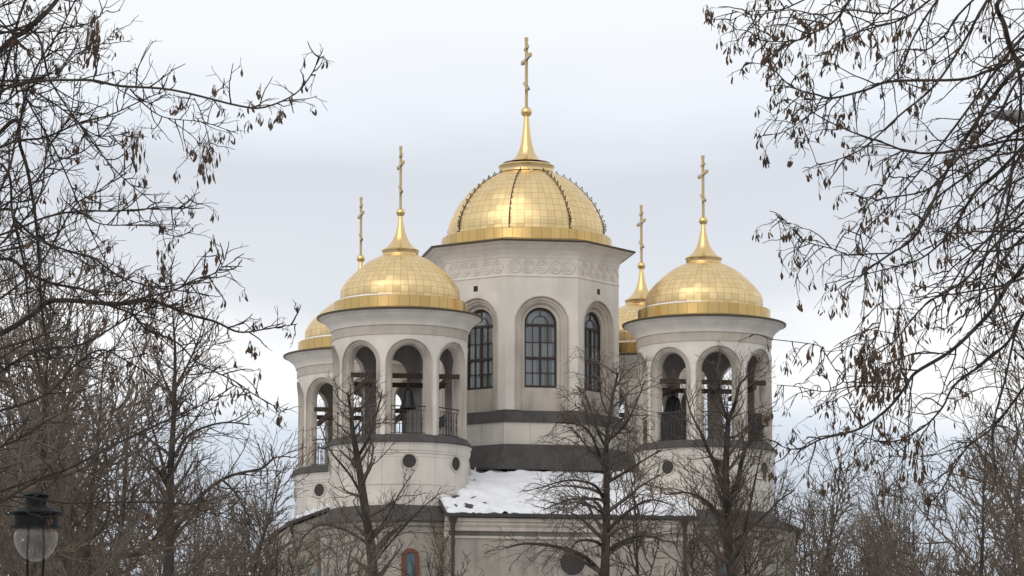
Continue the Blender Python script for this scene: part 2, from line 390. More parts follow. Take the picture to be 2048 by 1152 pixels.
def make_tower_base():
    b = MB()
    b.revolve([(3.30, -0.3), (3.30, Z_SKIRT - .5), (3.36, Z_SKIRT - .46), (3.36, Z_SKIRT - .25), (3.46, Z_SKIRT - .2), (3.48, Z_SKIRT - .03)], 96, a0=-math.pi / 2, uscale=16, vs=None)
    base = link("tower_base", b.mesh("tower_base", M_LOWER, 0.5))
    u = MB()
    u.revolve([(2.86, Z_BASE - .1), (2.86, zt(969, 2.86)), (2.885, zt(968, 2.86) + .01), (2.885, zt(966, 2.86) + .02), (2.86, zt(965, 2.86) + .03), (2.86, Z_LEDGE - .5), (2.90, Z_LEDGE - .46), (2.90, Z_LEDGE - .40), (2.93, Z_LEDGE - .36),
               (2.95, Z_LEDGE - .12), (3.0, Z_LEDGE - .05)], 96, a0=-math.pi / 2, uscale=16)
    link("upper_wall", u.mesh("upper_wall", M_SLAB, 0.5), base)
    s = MB()
    s.revolve([(2.99, Z_LEDGE - .05), (3.06, Z_LEDGE - .04), (3.06, Z_LEDGE), (2.78, Z_SILL + .02), (2.3, Z_SILL + .03)], 96, uscale=24)
    link("ledge", s.mesh("ledge", M_METAL, 0.5), base)
    s = MB()
    s.revolve([(3.46, Z_SKIRT - .05), (3.58, Z_SKIRT - .04), (3.58, Z_SKIRT + .01), (2.84, Z_BASE + .03)], 96, uscale=24)
    link("skirt_roof", s.mesh("skirt_roof", M_METAL, 0.5), base)
    zr = zt(922, 2.86)
    fr = MB(); fr.revolve([(.28, .03), (.34, .03), (.36, -.02), (.36, -.08)], 28)
    fr.revolve([(.28, .03), (.28, -.06)], 28)
    gl = MB(); gl.revolve([(0.005, -.005), (.29, -.005)], 28)
    fm, gm = fr.mesh("round_window", M_TRIM, 0.5), gl.mesh("pane", M_DARKG)
    for k in range(8):
        a = math.pi / 4 * k - math.pi / 2
        o = link("round_window", fm, base)
        g_ = link("dark_pane", gm, base)
        for q in (o, g_):
            q.matrix_local = Matrix.Translation((2.875 * math.cos(a), 2.875 * math.sin(a), zr)) @ Matrix.Rotation(a + math.pi / 2, 4, 'Z') @ Matrix.Rotation(math.pi / 2, 4, 'X')
    # painted arched niche on the wall facing the camera and its neighbours a quarter turn away
    ztop = zt(1096, 3.3)
    def flat(u, z, d): return Vector((u, -3.3 + d, z))
    f1 = MB(); arch_sweep(f1, flat, [(.36, .04), (.36, -.03), (.20, -.03), (.18, .01)], ztop - 2.2, ztop - .36, 12)
    f2 = MB(); arch_sweep(f2, flat, [(.20, -.004), (.002, -.004)], ztop - 2.2, ztop - .36, 12)
    f3 = MB()
    f3.tube([Vector((0, -3.305, ztop - 2.2)), Vector((0, -3.305, ztop - 1.3)), Vector((0, -3.305, ztop - .66)), Vector((0, -3.305, ztop - .58))], [.17, .15, .12, .05], 10)
    m1, m2, m3 = f1.mesh("icon_frame", M_RED, 0.6), f2.mesh("icon_panel", M_TEAL), f3.mesh("icon_robe", M_TEAL, 1.0)
    for k in range(4):
        for nm, me in (("icon_frame", m1), ("icon_panel", m2), ("icon_robe", m3)): link(nm, me, base, rotz=math.pi / 2 * k)
    return base
tbase = make_tower_base(); tbase.parent = church

def spline(pts, n=8):
    o = []
    for i in range(len(pts) - 1):
        p0, p1, p2, p3 = pts[max(i - 1, 0)], pts[i], pts[i + 1], pts[min(i + 2, len(pts) - 1)]
        for k in range(n):
            t = k / n
            o.append(tuple(.5 * (2 * b + (c - a) * t + (2 * a - 5 * b + 4 * c - d) * t * t + (3 * b - a - 3 * c + d) * t ** 3) for a, b, c, d in zip(p0, p1, p2, p3)))
    return o + [tuple(pts[-1])]

def make_cross(h, arm, w):
    """eight-ended cross, its bars running along local y; base at z = 0"""
    c = MB()
    c.box((0, 0, h / 2), (w, w * 1.2, h))
    def bud(y, z): c.revolve_at = None; c.box((0, y, z), (w * 1.25, w * 1.25, w * 1.25))
    z = h * .72; c.box((0, 0, z), (w * .96, arm * 2, w * 1.1))
    for s in (-1, 1): bud(s * arm, z)
    z = h * .88; c.box((0, 0, z), (w * .94, arm * .85, w))
    M = Matrix.Translation((0, 0, h * .32)) @ Matrix.Rotation(R(24), 4, 'X')
    c.box((0, 0, 0), (w * .94, arm * 1.25, w), M=M)
    bud(0, h + w * .3)
    return c

def make_tower_dome():
    k = YT / F_PX * 1.012
    zb = zt(588); zw = zt(589, 2.8)
    prof = spline([(119 * k, zw - zb - .1), (119.5 * k, -.05), (117.5 * k, 8 * k), (111 * k, 19 * k), (101 * k, 31 * k), (89 * k, 43 * k), (73 * k, 57 * k), (54 * k, 69 * k), (36 * k, 77 * k)])
    d = MB(); d.revolve([(r, zb + z) for r, z in prof], 96, uscale=48, vs=11)
    dome = link("tower_dome", d.mesh("tower_dome", M_GOLD, 3))
    b = MB(); b.revolve([(2.80, Z_EAVE + .08), (2.80, zw - .02), (2.76, zw + .01), (2.45, zw + .05)], 96, uscale=40, vs=1.3)
    link("dome_band", b.mesh("dome_band", M_GOLDB, 0.4), dome)
    y0 = 511
    f = MB()
    f.revolve([(.72, zt(513)), (.75, zt(512)), (.74, zt(507)), (.79, zt(502)), (.76, zt(500.5)), (.70, zt(500))] , 32, uscale=8, vs=1)
    f.revolve([(r * k, zt(y)) for r, y in spline([(35, 500), (27, 494), (17, 482), (11, 469), (7.5, 455), (5.2, 441), (4.6, 430)], 5)], 32, uscale=8, vs=1)
    f.box((0, -.68, zt(514)), (.09, .12, .16))
    link("finial", f.mesh("finial", M_GOLDP, 0.6), dome)
    o = MB(); o.revolve([(.185 * math.sin(math.pi * i / 12) + .001, zt(425) + .185 * math.cos(math.pi * i / 12)) for i in range(12, -1, -1)], 24)
    link("orb", o.mesh("orb", M_GOLDP, 3), dome)
    c = make_cross(zt(297) - zt(417), .72, .10)
    link("cross", c.mesh("cross", M_GOLDX), dome, loc=(0, 0, zt(417)))
    return dome
tdome = make_tower_dome(); tdome.parent = church
spots = [(-S, -S), (S, -S), (-S, S), (S, S)]
towers = []
for i, (x, y) in enumerate(spots):
    for o in (tower, tbase, tdome):
        q = o if i == 0 else dup(o, church)
        q.location = (x, y, 0)
        if o is tower: towers.append(q)
# dark boards tied behind two railings of the tower on the right
bd = MB(); bd.box((0, -2.44, Z_SILL + .66), (1.16, .03, 1.2)); me = bd.mesh("board", M_BOARD)
for k in (7, 1): link("board", me, towers[1], rotz=math.pi / 4 * k)

# ---- central drum
RD, AP = 4.10, 4.10 * math.cos(math.pi / 8)
HW = RD * math.sin(math.pi / 8)
yn = AP
ZD_B, ZD_STR, ZD_T, ZD_E = zc(820, yn), zc(551, yn), zc(512, yn), zc(478, 4.46)
WT, WB = zc(616, AP - .25), zc(775, AP - .25)
WO, WG = 1.12, 0.70
ZWS = zc(593, yn) - WO
def facemap(k, ap=AP):
    a = math.pi / 4 * k - math.pi / 2
    nx, ny = math.cos(a), math.sin(a); tx, ty = -ny, nx
    return lambda u, z, d: Vector((nx * (ap - d) + tx * u, ny * (ap - d) + ty * u, z))
w = MB()
for k in range(8): arch_panel(w, facemap(k), HW, WO, ZD_B, ZWS, ZD_T, 0.0)
drum = link("central_drum", w.mesh("central_drum", M_STONE), church)
t = MB()
for k in range(8):
    f = facemap(k)
    arch_sweep(t, f, [(WO, 0), (WO - .015, .07), (WO - .13, .07), (WO - .145, .13), (WO - .22, .13), (WO - .25, .17), (WG + .14, .20), (WG + .13, .27), (WG, .29), (WG, .50)], ZD_B, ZWS, 24)
    arch_sweep(t, f, [(WO + .06, 0), (WO + .05, -.03), (WO + .01, -.03), (WO, 0)], ZD_B, ZWS, 24)
    # plain panel under the window
    p = [f(-WG - .02, ZD_B, .3), f(WG + .02, ZD_B, .3), f(WG + .02, WB, .3), f(-WG - .02, WB, .3)]
    t.add(p, [(0, 1, 2, 3)])
    t.add([f(-WG, WB, .3), f(WG, WB, .3), f(WG, WB + .02, .52), f(-WG, WB + .02, .52)], [(0, 1, 2, 3)])
link("window_surround", t.mesh("window_surround", M_TRIM, 0.5), drum)
A8 = math.pi / 8
c = MB()
c.revolve([(RD, ZD_T - .10), (RD + .03, ZD_T - .08), (RD + .05, ZD_T + .02), (RD + .09, ZD_T + .10), (RD + .20, ZD_T + .24), (RD + .40, ZD_T + .38), (RD + .46, ZD_T + .44), (RD + .55, ZD_T + .46), (4.74, ZD_E - .10), (4.78, ZD_E - .08)], 8, a0=A8, uscale=8)
c.revolve([(RD, ZD_STR - .05), (RD + .035, ZD_STR - .04), (RD + .035, ZD_STR), (RD, ZD_STR + .03)], 8, a0=A8)
link("drum_cornice", c.mesh("drum_cornice", M_STONE, 0.25), drum)
e = MB(); e.revolve([(4.76, ZD_E - .09), (4.85, ZD_E - .08), (4.87, ZD_E - .02), (4.83, ZD_E), (3.5, ZD_E + .28)], 8, a0=A8)
link("drum_eave", e.mesh("drum_eave", M_EDGE, 0.2), drum)
# carved interlace in the frieze
fz = MB(); zm = (ZD_STR + ZD_T) / 2 + .0; hh = (ZD_T - ZD_STR) * .36
for k in range(8):
    f = facemap(k)
    nl = 5; cw = 2 * HW * .92 / nl
    for j in range(nl):
        cx = -HW * .92 + cw * (j + .5)
        for rr in (1.0, .62, .3):
            P = [f(cx + cw * .5 * rr * math.cos(a * math.pi / 9 + .6), zm + hh * rr * math.sin(a * math.pi / 9 + .6), -.006) for a in range(15 if rr < 1 else 19)]
            fz.tube(P, [.03] * len(P), 5)
    for s in (1, -1):
        P = [f(-HW * .94 + 2 * HW * .94 * q / 48, zm + s * hh * .95 * math.sin(q / 48 * nl * math.pi), -.008) for q in range(49)]
        fz.tube(P, [.032] * 49, 5)
link("frieze_relief", fz.mesh("frieze_relief", M_STONE, 0.8), drum)
for k in (1, 3, 5, 7):
    v = MB(); f = facemap(k); zv = zc(573, yn)
    P = [f(-.11, zv - .12, .02), f(.11, zv - .12, .02), f(.11, zv + .12, .02), f(-.11, zv + .12, .02)]
    v.add([f(-.11, zv - .12, -.004), f(.11, zv - .12, -.004), f(.11, zv + .12, -.004), f(-.11, zv + .12, -.004)], [(0, 1, 2, 3)])
    for a, b in ((0, 1), (1, 2), (2, 3), (3, 0)): v.bar(P[a], P[b], .022)
    link("vent", v.mesh("vent", M_IRON), drum)
# pedestal below the drum
p = MB(); z1, z2, z3 = zc(822, yn), zc(843, 4.2), zc(889, 4.2)
p.revolve([(RD - .05, z1 + .02), (RD + .12, z1), (RD + .42, z2), (RD + .42, z2 - .04)], 8, a0=A8, uscale=32)
link("drum_flashing", p.mesh("drum_flashing", M_METAL, 0.2), drum)
p = MB(); p.revolve([(RD + .40, z2 + .0), (RD + .36, z2 - .05), (RD + .36, z3 - .1)], 8, a0=A8, uscale=24)
link("pedestal", p.mesh("pedestal", M_SLAB), drum)
z4 = zc(934, 5.4)
p = MB(); p.revolve([(RD + .34, z3 + .02), (RD + .6, z3 - .02), (5.75, z4), (5.75, z4 - .1)], 8, a0=A8, uscale=40)
link("pedestal_roof", p.mesh("pedestal_roof", M_METAL, 0.2), drum)

def make_window():
    f0 = lambda u, z, d: Vector((u, d, z))
    ht = WT - WB; zs = ht - WG
    f = MB()
    arch_sweep(f, f0, [(WG, -.03), (WG - .07, -.03), (WG - .08, .02)], 0, zs, 24)
    f.box((0, -.005, .05), (2 * WG, .07, .10))
    f.box((0, -.005, zs - .02), (2 * WG - .1, .075, .10)); f.box((0, -.005, zs * .47), (2 * WG - .1, .075, .10)); f.box((0, -.003, zs / 2), (.085, .07, zs))
    for x in (-.33, .33): f.box((x, 0, zs / 2), (.028, .04, zs - .1))
    for z in (zs * .235, zs * .72): f.box((0, .002, z), (2 * WG - .14, .036, .026))
    f.tube([Vector((.33 * math.cos(math.pi * q / 14), 0, zs + .05 + .33 * math.sin(math.pi * q / 14))) for q in range(15)], [.018] * 15, 4)
    f.box((0, 0, zs + .52), (.03, .04, .36))
    return f.mesh("window", M_FRAME), ht, zs
wm, ht, zs = make_window()
pm = MB(); arch_sweep(pm, lambda u, z, d: Vector((u, d, z)), [(WG - .05, .035), (.001, .035)], 0, zs, 24); pm = pm.mesh("pane", M_GLASS)
for k in range(8):
    a = math.pi / 4 * k - math.pi / 2
    o = link("window", wm, church, loc=((AP - .42) * math.cos(a), (AP - .42) * math.sin(a), WB + .01), rotz=a + math.pi / 2)
    link("pane", pm, o)

# ---- central dome
kc = CY / F_PX * 1.008
zb = zc(461); zw = zc(454, 3.7)
prof = spline([(158 * kc, zw - .1), (158 * kc, zb - .1), (157 * kc, zb + 4 * kc), (151.5 * kc, zb + 21 * kc), (139 * kc, zb + 46 * kc), (123 * kc, zb + 67 * kc), (103 * kc, zb + 87 * kc), (80 * kc, zb + 103 * kc), (55 * kc, zb + 115 * kc)], 5)
d = MB(); d.revolve(prof, 128, a0=A8, uscale=64, vs=13)
cdome = link("central_dome", d.mesh("central_dome", M_GOLD, 3), church)
ztop = prof[-1][1]
b = MB(); b.revolve([(3.74, ZD_E + .02), (3.72, zw - .02), (3.68, zw + .02), (3.38, zw + .05)], 128, uscale=56, vs=1.3)
link("dome_band", b.mesh("dome_band", M_GOLDB, 0.4), cdome)
f = MB()
f.revolve([(1.1, zc(349)), (1.2, zc(347)), (1.18, zc(340)), (1.24, zc(334)), (1.2, zc(332)), (.9, zc(328))], 40, uscale=10, vs=1)
f.revolve([(r * kc, zc(y)) for r, y in spline([(48, 327), (40, 325), (30, 321), (21, 312), (15, 300), (11, 284), (8, 264), (6, 246), (5, 232)], 5)], 40, uscale=8, vs=1)
f.box((0, -.62, zc(318)), (.13, .14, .2))
f.box((0, -1.2, zc(350)), (.1, .12, .18))
link("finial", f.mesh("finial", M_GOLDP, 0.6), cdome)
o = MB(); o.revolve([(.24 * math.sin(math.pi * i / 12) + .001, zc(224) + .24 * math.cos(math.pi * i / 12)) for i in range(12, -1, -1)], 24)
link("orb", o.mesh("orb", M_GOLDP, 3), cdome)
c = make_cross(zc(80) - zc(216), .95, .12)
link("cross", c.mesh("cross", M_GOLDX), cdome, loc=(0, 0, zc(216)))
# rows of snow guards up the eight meridians
sg = MB(); N_ = 15
for i in range(N_):
    t0 = (i + .6) / N_ * .98
    q = t0 * (len(prof) - 1); j = min(int(q), len(prof) - 2); fr = q - j
    r0 = prof[j][0] * (1 - fr) + prof[j + 1][0] * fr; z0 = prof[j][1] * (1 - fr) + prof[j + 1][1] * fr
    tx, tz = prof[j + 1][0] - prof[j][0], prof[j + 1][1] - prof[j][1]; l = math.hypot(tx, tz); tx /= l; tz /= l
    nx, nz_ = tz, -tx
    a = Vector((r0, .03, z0)); e1 = Vector((tx, 0, tz)) * .08; e2 = Vector((nx, 0, nz_)) * .13
    sg.bar(a - e1, a + e2 + e1, .018); sg.bar(a + e1, a + e2 + e1, .018)
sg.tube([Vector((r + .02, 0, z)) for r, z in prof[::3]], [.02] * len(prof[::3]), 4)
sm = sg.mesh("snow_guard", M_EDGE)
for k in range(8): link("snow_guard", sm, cdome, rotz=A8 + math.pi / 4 * k)

# ---- nave: four arms of a cross under lean-to roofs
AW, AD = 5.04, 10.7
Z_MAIN = zat(1030, CY - AD)
Z_UP = zc(934, 5.0) - .12
y_in = 4.6
nv = MB()
for k in range(4):
    M = Matrix.Rotation(math.pi / 2 * k, 4, 'Z')
    def q(*ps): return [M @ Vector(p_) for p_ in ps]
    zf, zi = Z_MAIN - .12, Z_UP - .1
    nv.add(q((-AW, -AD, -.3), (AW, -AD, -.3), (AW, -AD, zf), (-AW, -AD, zf)), [(0, 1, 2, 3)], [[(-AW, 0), (AW, 0), (AW, zf), (-AW, zf)]])
    for s in (-1, 1):
        f_ = (0, 1, 2, 3) if s < 0 else (3, 2, 1, 0)
        uv = [(0, 0), (AD - y_in, 0), (AD - y_in, zf), (0, zi)]
        nv.add(q((s * AW, -y_in, -.3), (s * AW, -AD, -.3), (s * AW, -AD, zf), (s * AW, -y_in, zi)), [f_], [uv if s < 0 else uv[::-1]])
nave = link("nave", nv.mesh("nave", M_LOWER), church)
cn = MB()
pc = [(.0, -1.0), (.05, -.98), (.05, -.90), (.0, -.88), (.0, -.70), (.06, -.68), (.06, -.54), (.12, -.44), (.12, -.34), (.18, -.31), (.19, -.17)]
cn.add([(x, -AD - p_, Z_MAIN + z) for x in (-AW - .2, AW + .2) for p_, z in pc], [(q, q + len(pc), q + len(pc) + 1, q + 1) for q in range(len(pc) - 1)])
cm_ = cn.mesh("nave_cornice", M_TRIM)
for k in range(4): link("nave_cornice", cm_, nave, rotz=math.pi / 2 * k)
rf = MB()
for k in range(4):
    M = Matrix.Rotation(math.pi / 2 * k, 4, 'Z')
    P = [(-AW - .18, -AD - .3, Z_MAIN), (AW + .18, -AD - .3, Z_MAIN), (AW + .18, -y_in, Z_UP), (-AW - .18, -y_in, Z_UP)]
    vs = [M @ Vector(p_) for p_ in P] + [M @ (Vector(p_) - Vector((0, 0, .14))) for p_ in P]
    rf.add(vs, [(0, 1, 2, 3), (7, 6, 5, 4), (4, 5, 1, 0), (5, 6, 2, 1), (6, 7, 3, 2), (7, 4, 0, 3)])
rf.box((0, 0, Z_UP - .2), (9.3, 9.3, .3))
link("nave_roof", rf.mesh("nave_roof", M_ROOF), nave)
zr = zat(1125, CY - AD)
fr = MB(); fr.revolve([(.50, .03), (.57, .03), (.58, -.03), (.58, -.08)], 36); fr.revolve([(.50, .06), (.50, -.05)], 36)
gl = MB(); gl.revolve([(0.005, 0.01), (.51, 0.01)], 36)
for mb_, nm, mt in ((fr, "round_window", M_LOWER), (gl, "dark_pane", M_DARKG)):
    me = mb_.mesh(nm, mt, 0.5)
    for k in range(4):
        a = math.pi / 2 * k - math.pi / 2
        o = link(nm, me, nave)
        o.matrix_local = Matrix.Translation(((AD + .01) * math.cos(a), (AD + .01) * math.sin(a), zr)) @ Matrix.Rotation(a + math.pi / 2, 4, 'Z') @ Matrix.Rotation(math.pi / 2, 4, 'X')
dp = MB()
dp.tube([Vector((0, 0, 0)), Vector((0, 0, Z_MAIN - .75))], [.075, .075], 10)
dp.tube([Vector((0, 0, Z_MAIN - .75)), Vector((0, 0, Z_MAIN - .45)), Vector((0, 0, Z_MAIN - .2))], [.08, .1, .2], 10)
dm = dp.mesh("downpipe", M_PIPE, 0.8)
for x in (-AW + .12, AW - .45): link("downpipe", dm, church, loc=(x, -AD - .26, 0))

# ---- snow lying on the church
random.seed(4)
from mathutils import noise as mn
sn = MB()
def snow_sheet(P00, P10, P01, P11, nu, nv_, th, field):
    """a drift lying on the sheet metal: it thins to nothing where field(u, v) falls to zero"""
    idx = {}; F = {}
    for i in range(nu + 1):
        for j in range(nv_ + 1):
            u, v = i / nu, j / nv_
            p_ = (P00 * (1 - u) + P10 * u) * (1 - v) + (P01 * (1 - u) + P11 * u) * v
            f_ = field(u, v); F[i, j] = f_
            h = th * (.75 + .8 * mn.noise(p_ * 1.1) + .6 * mn.noise(p_ * .45 + Vector((9, 2, 3))) + .25 * mn.noise(p_ * 3.1))
            h = max(h, .05) * math.sqrt(min(1.0, max(f_, 0) / .16))
            idx[i, j] = len(sn.v); sn.v.append(tuple(p_ + Vector((0, 0, h + .004))))
    for i in range(nu):
        for j in range(nv_):
            if max(F[i, j], F[i + 1, j], F[i + 1, j + 1], F[i, j + 1]) > 0:
                sn.f.append((idx[i, j], idx[i + 1, j], idx[i + 1, j + 1], idx[i, j + 1]))
CM = Matrix.Translation((CX, CY, 0)) @ Matrix.Rotation(TH, 4, 'Z')
for k in range(4):
    M = CM @ Matrix.Rotation(math.pi / 2 * k, 4, 'Z')
    c4 = [M @ Vector(p_) for p_ in ((-AW - .1, -AD - .27, Z_MAIN), (AW + .1, -AD - .27, Z_MAIN), (-AW - .1, -y_in, Z_UP), (AW + .1, -y_in, Z_UP))]
    def field(u, v):
        x = u * 12
        f_ = min((.94 + .07 * mn.noise(Vector((x * 1.3, 1, 2))) - v) * 6, (v - .012 - .03 * mn.noise(Vector((x * 2, 5, 1)))) * 12, u * 30, (1 - u) * 30)
        if .05 < v < .2: f_ = min(f_, .25 - mn.noise(Vector((x * 1.0, v * 26, 3 + k))) + abs(v - .12) * 3)
        if u < .18: f_ = min(f_, .1 + u - mn.noise(Vector((x * 2.2, v * 9, 8))) + max(0, .06 - v) * 6)
        return min(f_, .5 + .2 * mn.noise(Vector((x, v * 6, 4))))
    snow_sheet(c4[0], c4[1], c4[2], c4[3], 170, 110, .17, field)
    for q in range(26):                                # slivers of snow frozen to the metal roof above the sheet
        u = (q + random.random()) / 26; v = .93 + .05 * random.random()
        p_ = (c4[0] * (1 - u) + c4[1] * u) * (1 - v) + (c4[2] * (1 - u) + c4[3] * u) * v
        h = random.uniform(.1, .45)
        sn.tube([p_ + Vector((0, 0, .02)), p_ + (c4[2] - c4[0]).normalized() * h + Vector((random.uniform(-.1, .1), 0, h * .25))], [.05, .008], 4)
for (x, y) in spots:                                   # thin drifts on the rims below the small domes
    o = CM @ Vector((x, y, 0))
    for i in range(26):
        pass
    z0 = zt(589, 2.8) + .05
    P, rad = [], []
    for i in range(31):
        a = math.pi * (1.06 + .42 * i / 30) ; w_ = math.sin(math.pi * i / 30) ** .5
        P.append(o + Vector((2.6 * math.cos(a), 2.6 * math.sin(a), z0 - .02))); rad.append(.012 + .05 * w_)
    sn.tube(P, rad, 6)
P, rad = [], []
so = link("snow", sn.mesh("snow", M_SNOW, 0.9)); so["kind"] = "stuff"
so["label"] = "old white snow lying on the church roof and on the dome rims"; so["category"] = "snow"

# ---- bells hanging in the two towers nearest the camera
def make_bell(rad, hgt):
    b = MB()
    pr = [(1.0, 0), (.93, .06), (.80, .2), (.68, .4), (.60, .62), (.53, .80), (.38, .92), (.10, .98), (.03, 1.0)]
    b.revolve([(r * rad, (z - 1) * hgt) for r, z in spline(pr, 4)], 28)
    b.revolve([(r * rad * .9, (z - 1) * hgt) for r, z in spline(pr, 4)], 28)
    b.revolve([(rad, -hgt), (rad * .9, -hgt)], 28)
    return b
def bell(ti, x, y, rad, hgt, drop, label):
    t = towers[ti]; p_ = CM @ Vector((t.location.x + x, t.location.y + y, 0))
    z0 = ZS - .42 - .12 - drop
    o = thing("bell", label, "bell", (p_.x, p_.y, z0), 0, "bells in the towers")
    link("body", make_bell(rad, hgt).mesh("bell_body", M_BRONZE, 0.8), o)
    y_ = MB(); y_.bar((0, 0, -.02), (0, 0, drop + .14), .03); y_.tube([Vector((.07 * math.cos(a), 0, .06 + .07 * math.sin(a))) for a in [q * math.pi / 6 for q in range(13)]], [.02] * 13, 5)
    link("hanger", y_.mesh("bell_hanger", M_IRON), o)
    c_ = MB(); c_.tube([Vector((0, 0, -.1)), Vector((.02, 0, -hgt * .8)), Vector((.03, 0, -hgt * 1.02)), Vector((.03, 0, -hgt * 1.12))], [.015, .02, .05, .02], 8)
    link("clapper", c_.mesh("bell_clapper", M_IRON), o)
bell(0, .12, -1.62, .36, .85, .38, "small dark bell in the open arch of the tower beside the snowy roof corner")
bell(1, -1.0, 1.62, .55, .95, .1, "dark bell in the tower behind the forked bare tree, higher than the boards")

# ---------------------------------------------------------------- trees
def rv(a=1.0): return Vector((random.gauss(0, a), random.gauss(0, a), random.gauss(0, a)))
def branch_pts(p, d, length, n, wob, up):
    P = [p.copy()]; d = d.normalized(); st = length / n
    for i in range(n):
        d = (d + rv(wob) + Vector((0, 0, up))).normalized()
        P.append(P[-1] + d * st)
    return P
def taper(r0, r1, m): return [r0 + (r1 - r0) * (i / (m - 1)) for i in range(m)]
def at(P, t):
    q = t * (len(P) - 1); j = min(int(q), len(P) - 2); f = q - j
    return P[j].lerp(P[j + 1], f), (P[j + 1] - P[j]).normalized()
def sprout(mb, P, r, level, cfg, ends=None, t0=.25):
    """side branches along polyline P (length-based spacing), recursing"""
    ln = sum((b - a).length for a, b in zip(P, P[1:]))
    c = cfg[level]; n = max(1, int(ln * (1 - t0) / c['gap'] * random.uniform(.8, 1.2)))
    for i in range(n):
        t = t0 + (1 - t0) * (i + random.random()) / n
        p, d = at(P, min(t, .999))
        side = d.cross(rv()).normalized(); an = random.uniform(*c['ang'])
        d2 = (d * math.cos(an) + side * math.sin(an)).normalized()
        L_ = c['len'] * random.uniform(.45, 1.25) * (1.18 - .85 * t) * c.get('k', 1)
        rr = min(c['r'], r * .75) * random.uniform(.8, 1.1)
        Q = branch_pts(p, d2, L_, c['n'], c['wob'], c['up'])
        mb.tube(Q, taper(rr, max(rr * .45, c['tip']), len(Q)), c.get('s', 3), tip=False)
        if ends is not None and level + 1 >= len(cfg) - 1: ends.append(Q[-1]); 
        if level + 1 < len(cfg): sprout(mb, Q, rr, level + 1, cfg, ends, .2)

def make_tree(seed, H, r0, reach, ang=(R(30), R(60)), up=.08, n1=16, first=.22, tw=.0085, dens=1.0, droop=False, lean=0.0, tmat=None):
    tmat = tmat or M_TWIG
    random.seed(seed)
    tk = MB(); cr = MB()
    n = 12; P = [Vector((0, 0, -.2))]; d = Vector((lean, 0, 1)).normalized()
    for i in range(n):
        d = (d + Vector((random.gauss(0, .05), random.gauss(0, .05), 0)) + Vector((0, 0, .05))).normalized()
        P.append(P[-1] + d * (H * .94 / n))
    rad = [max(r0 * (1 - (i / n)) ** .85, .012) for i in range(n + 1)]; rad[0] *= 1.3
    tk.tube(P, rad, 8)
    cfg = [None,
           dict(gap=.33 / dens, ang=(R(30), R(62)), len=reach * .52, r=.045, tip=.012, n=5, wob=.10, up=-.05 if droop else .07),
           dict(gap=.20 / dens, ang=(R(25), R(60)), len=reach * .26, r=.018, tip=tw, n=4, wob=.12, up=-.08 if droop else .08),
           dict(gap=.15 / dens, ang=(R(20), R(55)), len=.62, r=tw * 1.25, tip=tw * .8, n=3, wob=.14, up=-.04 if droop else .08)]
    a = random.random() * 6.28
    for i in range(n1):
        t = first + (1 - first) * (i + random.random() * .6) / n1
        p, d = at(P, min(t, .995)); a += 2.4 + random.uniform(-.4, .4)
        an = random.uniform(*ang)
        d2 = (Vector((math.cos(a), math.sin(a), 0)) * math.sin(an) + d * math.cos(an)).normalized()
        L_ = reach * (1.1 - .75 * t ** 1.5) * random.uniform(.75, 1.15)
        r1 = min(max(r0 * (1 - t) ** .85, .02) * .62, r0 * .45)
        Q = branch_pts(p, d2, L_, 8, .09, -.03 if droop else up)
        cr.tube(Q, taper(r1, .016, len(Q)), 5, tip=False)
        sprout(cr, Q, r1, 1, cfg, None, .18)
    sprout(cr, P[-4:], .03, 2, cfg, None, 0)
    return tk.mesh("trunk", M_BARK2, 1.0), cr.mesh("crown", tmat)

KINDS = {
    'lime': make_tree(11, 15, .24, 4.2, n1=17),
    'lime2': make_tree(12, 14, .18, 3.8, n1=16, lean=-.05),
    'forked': make_tree(13, 14, .19, 4.6, ang=(R(18), R(40)), n1=9, up=.06, first=.45),
    'weeping': make_tree(14, 15, .20, 3.6, ang=(R(45), R(80)), n1=18, droop=True, first=.35),
    'upright': make_tree(15, 13, .15, 3.4, ang=(R(14), R(34)), up=.10, n1=16, first=.2, tw=.009),
    'upright2': make_tree(16, 12.5, .14, 3.2, ang=(R(16), R(38)), up=.10, n1=15, first=.15, tw=.009, tmat=M_TWIG2),
    'dense': make_tree(17, 14, .19, 4.0, n1=24, first=.12, dens=1.15, tw=.0085),
    'dense2': make_tree(18, 13, .17, 4.0, ang=(R(35), R(75)), n1=24, first=.10, dens=1.15, tw=.0085, tmat=M_TWIG2),
}
def plant(kind, px, ytop, Y, label, rot=0.0, group=None, wide=1.0):
    """a bare tree whose trunk stands below photo column px at depth Y and whose top reaches photo row ytop"""
    x = pt(px, 1152, Y).x; top = zat(ytop, Y)
    me_t, me_c = KINDS[kind]
    hz = max(v.co.z for v in me_c.vertices) if kind not in _h else _h[kind]
    _h[kind] = hz
    k = top / hz
    o = thing("bare_tree", label, "tree", (x, Y, 0), rot, group)
    a = link("trunk", me_t, o); b = link("crown", me_c, o)
    a.scale = (k, k, k); b.scale = (k * wide, k * wide, k)
    return o
_h = {}
G1, G2 = "bare trees in the far row beside the church", "bare trees crowding behind the lantern"
plant('upright2', 1308, 850, 122, "short bushy bare tree just beside the drooping one, before the church downpipe", 2.0)
plant('upright2', 1392, 900, 126, "low thin bare tree between the bushy one and the forked one", 4.1)
plant('upright2', 1345, 930, 119, "low bushy bare tree under the short end of the snowy roof", 5.0)
plant('dense2', 1520, 900, 121, "dense low bare tree between the forked one and the far row", 5.9)
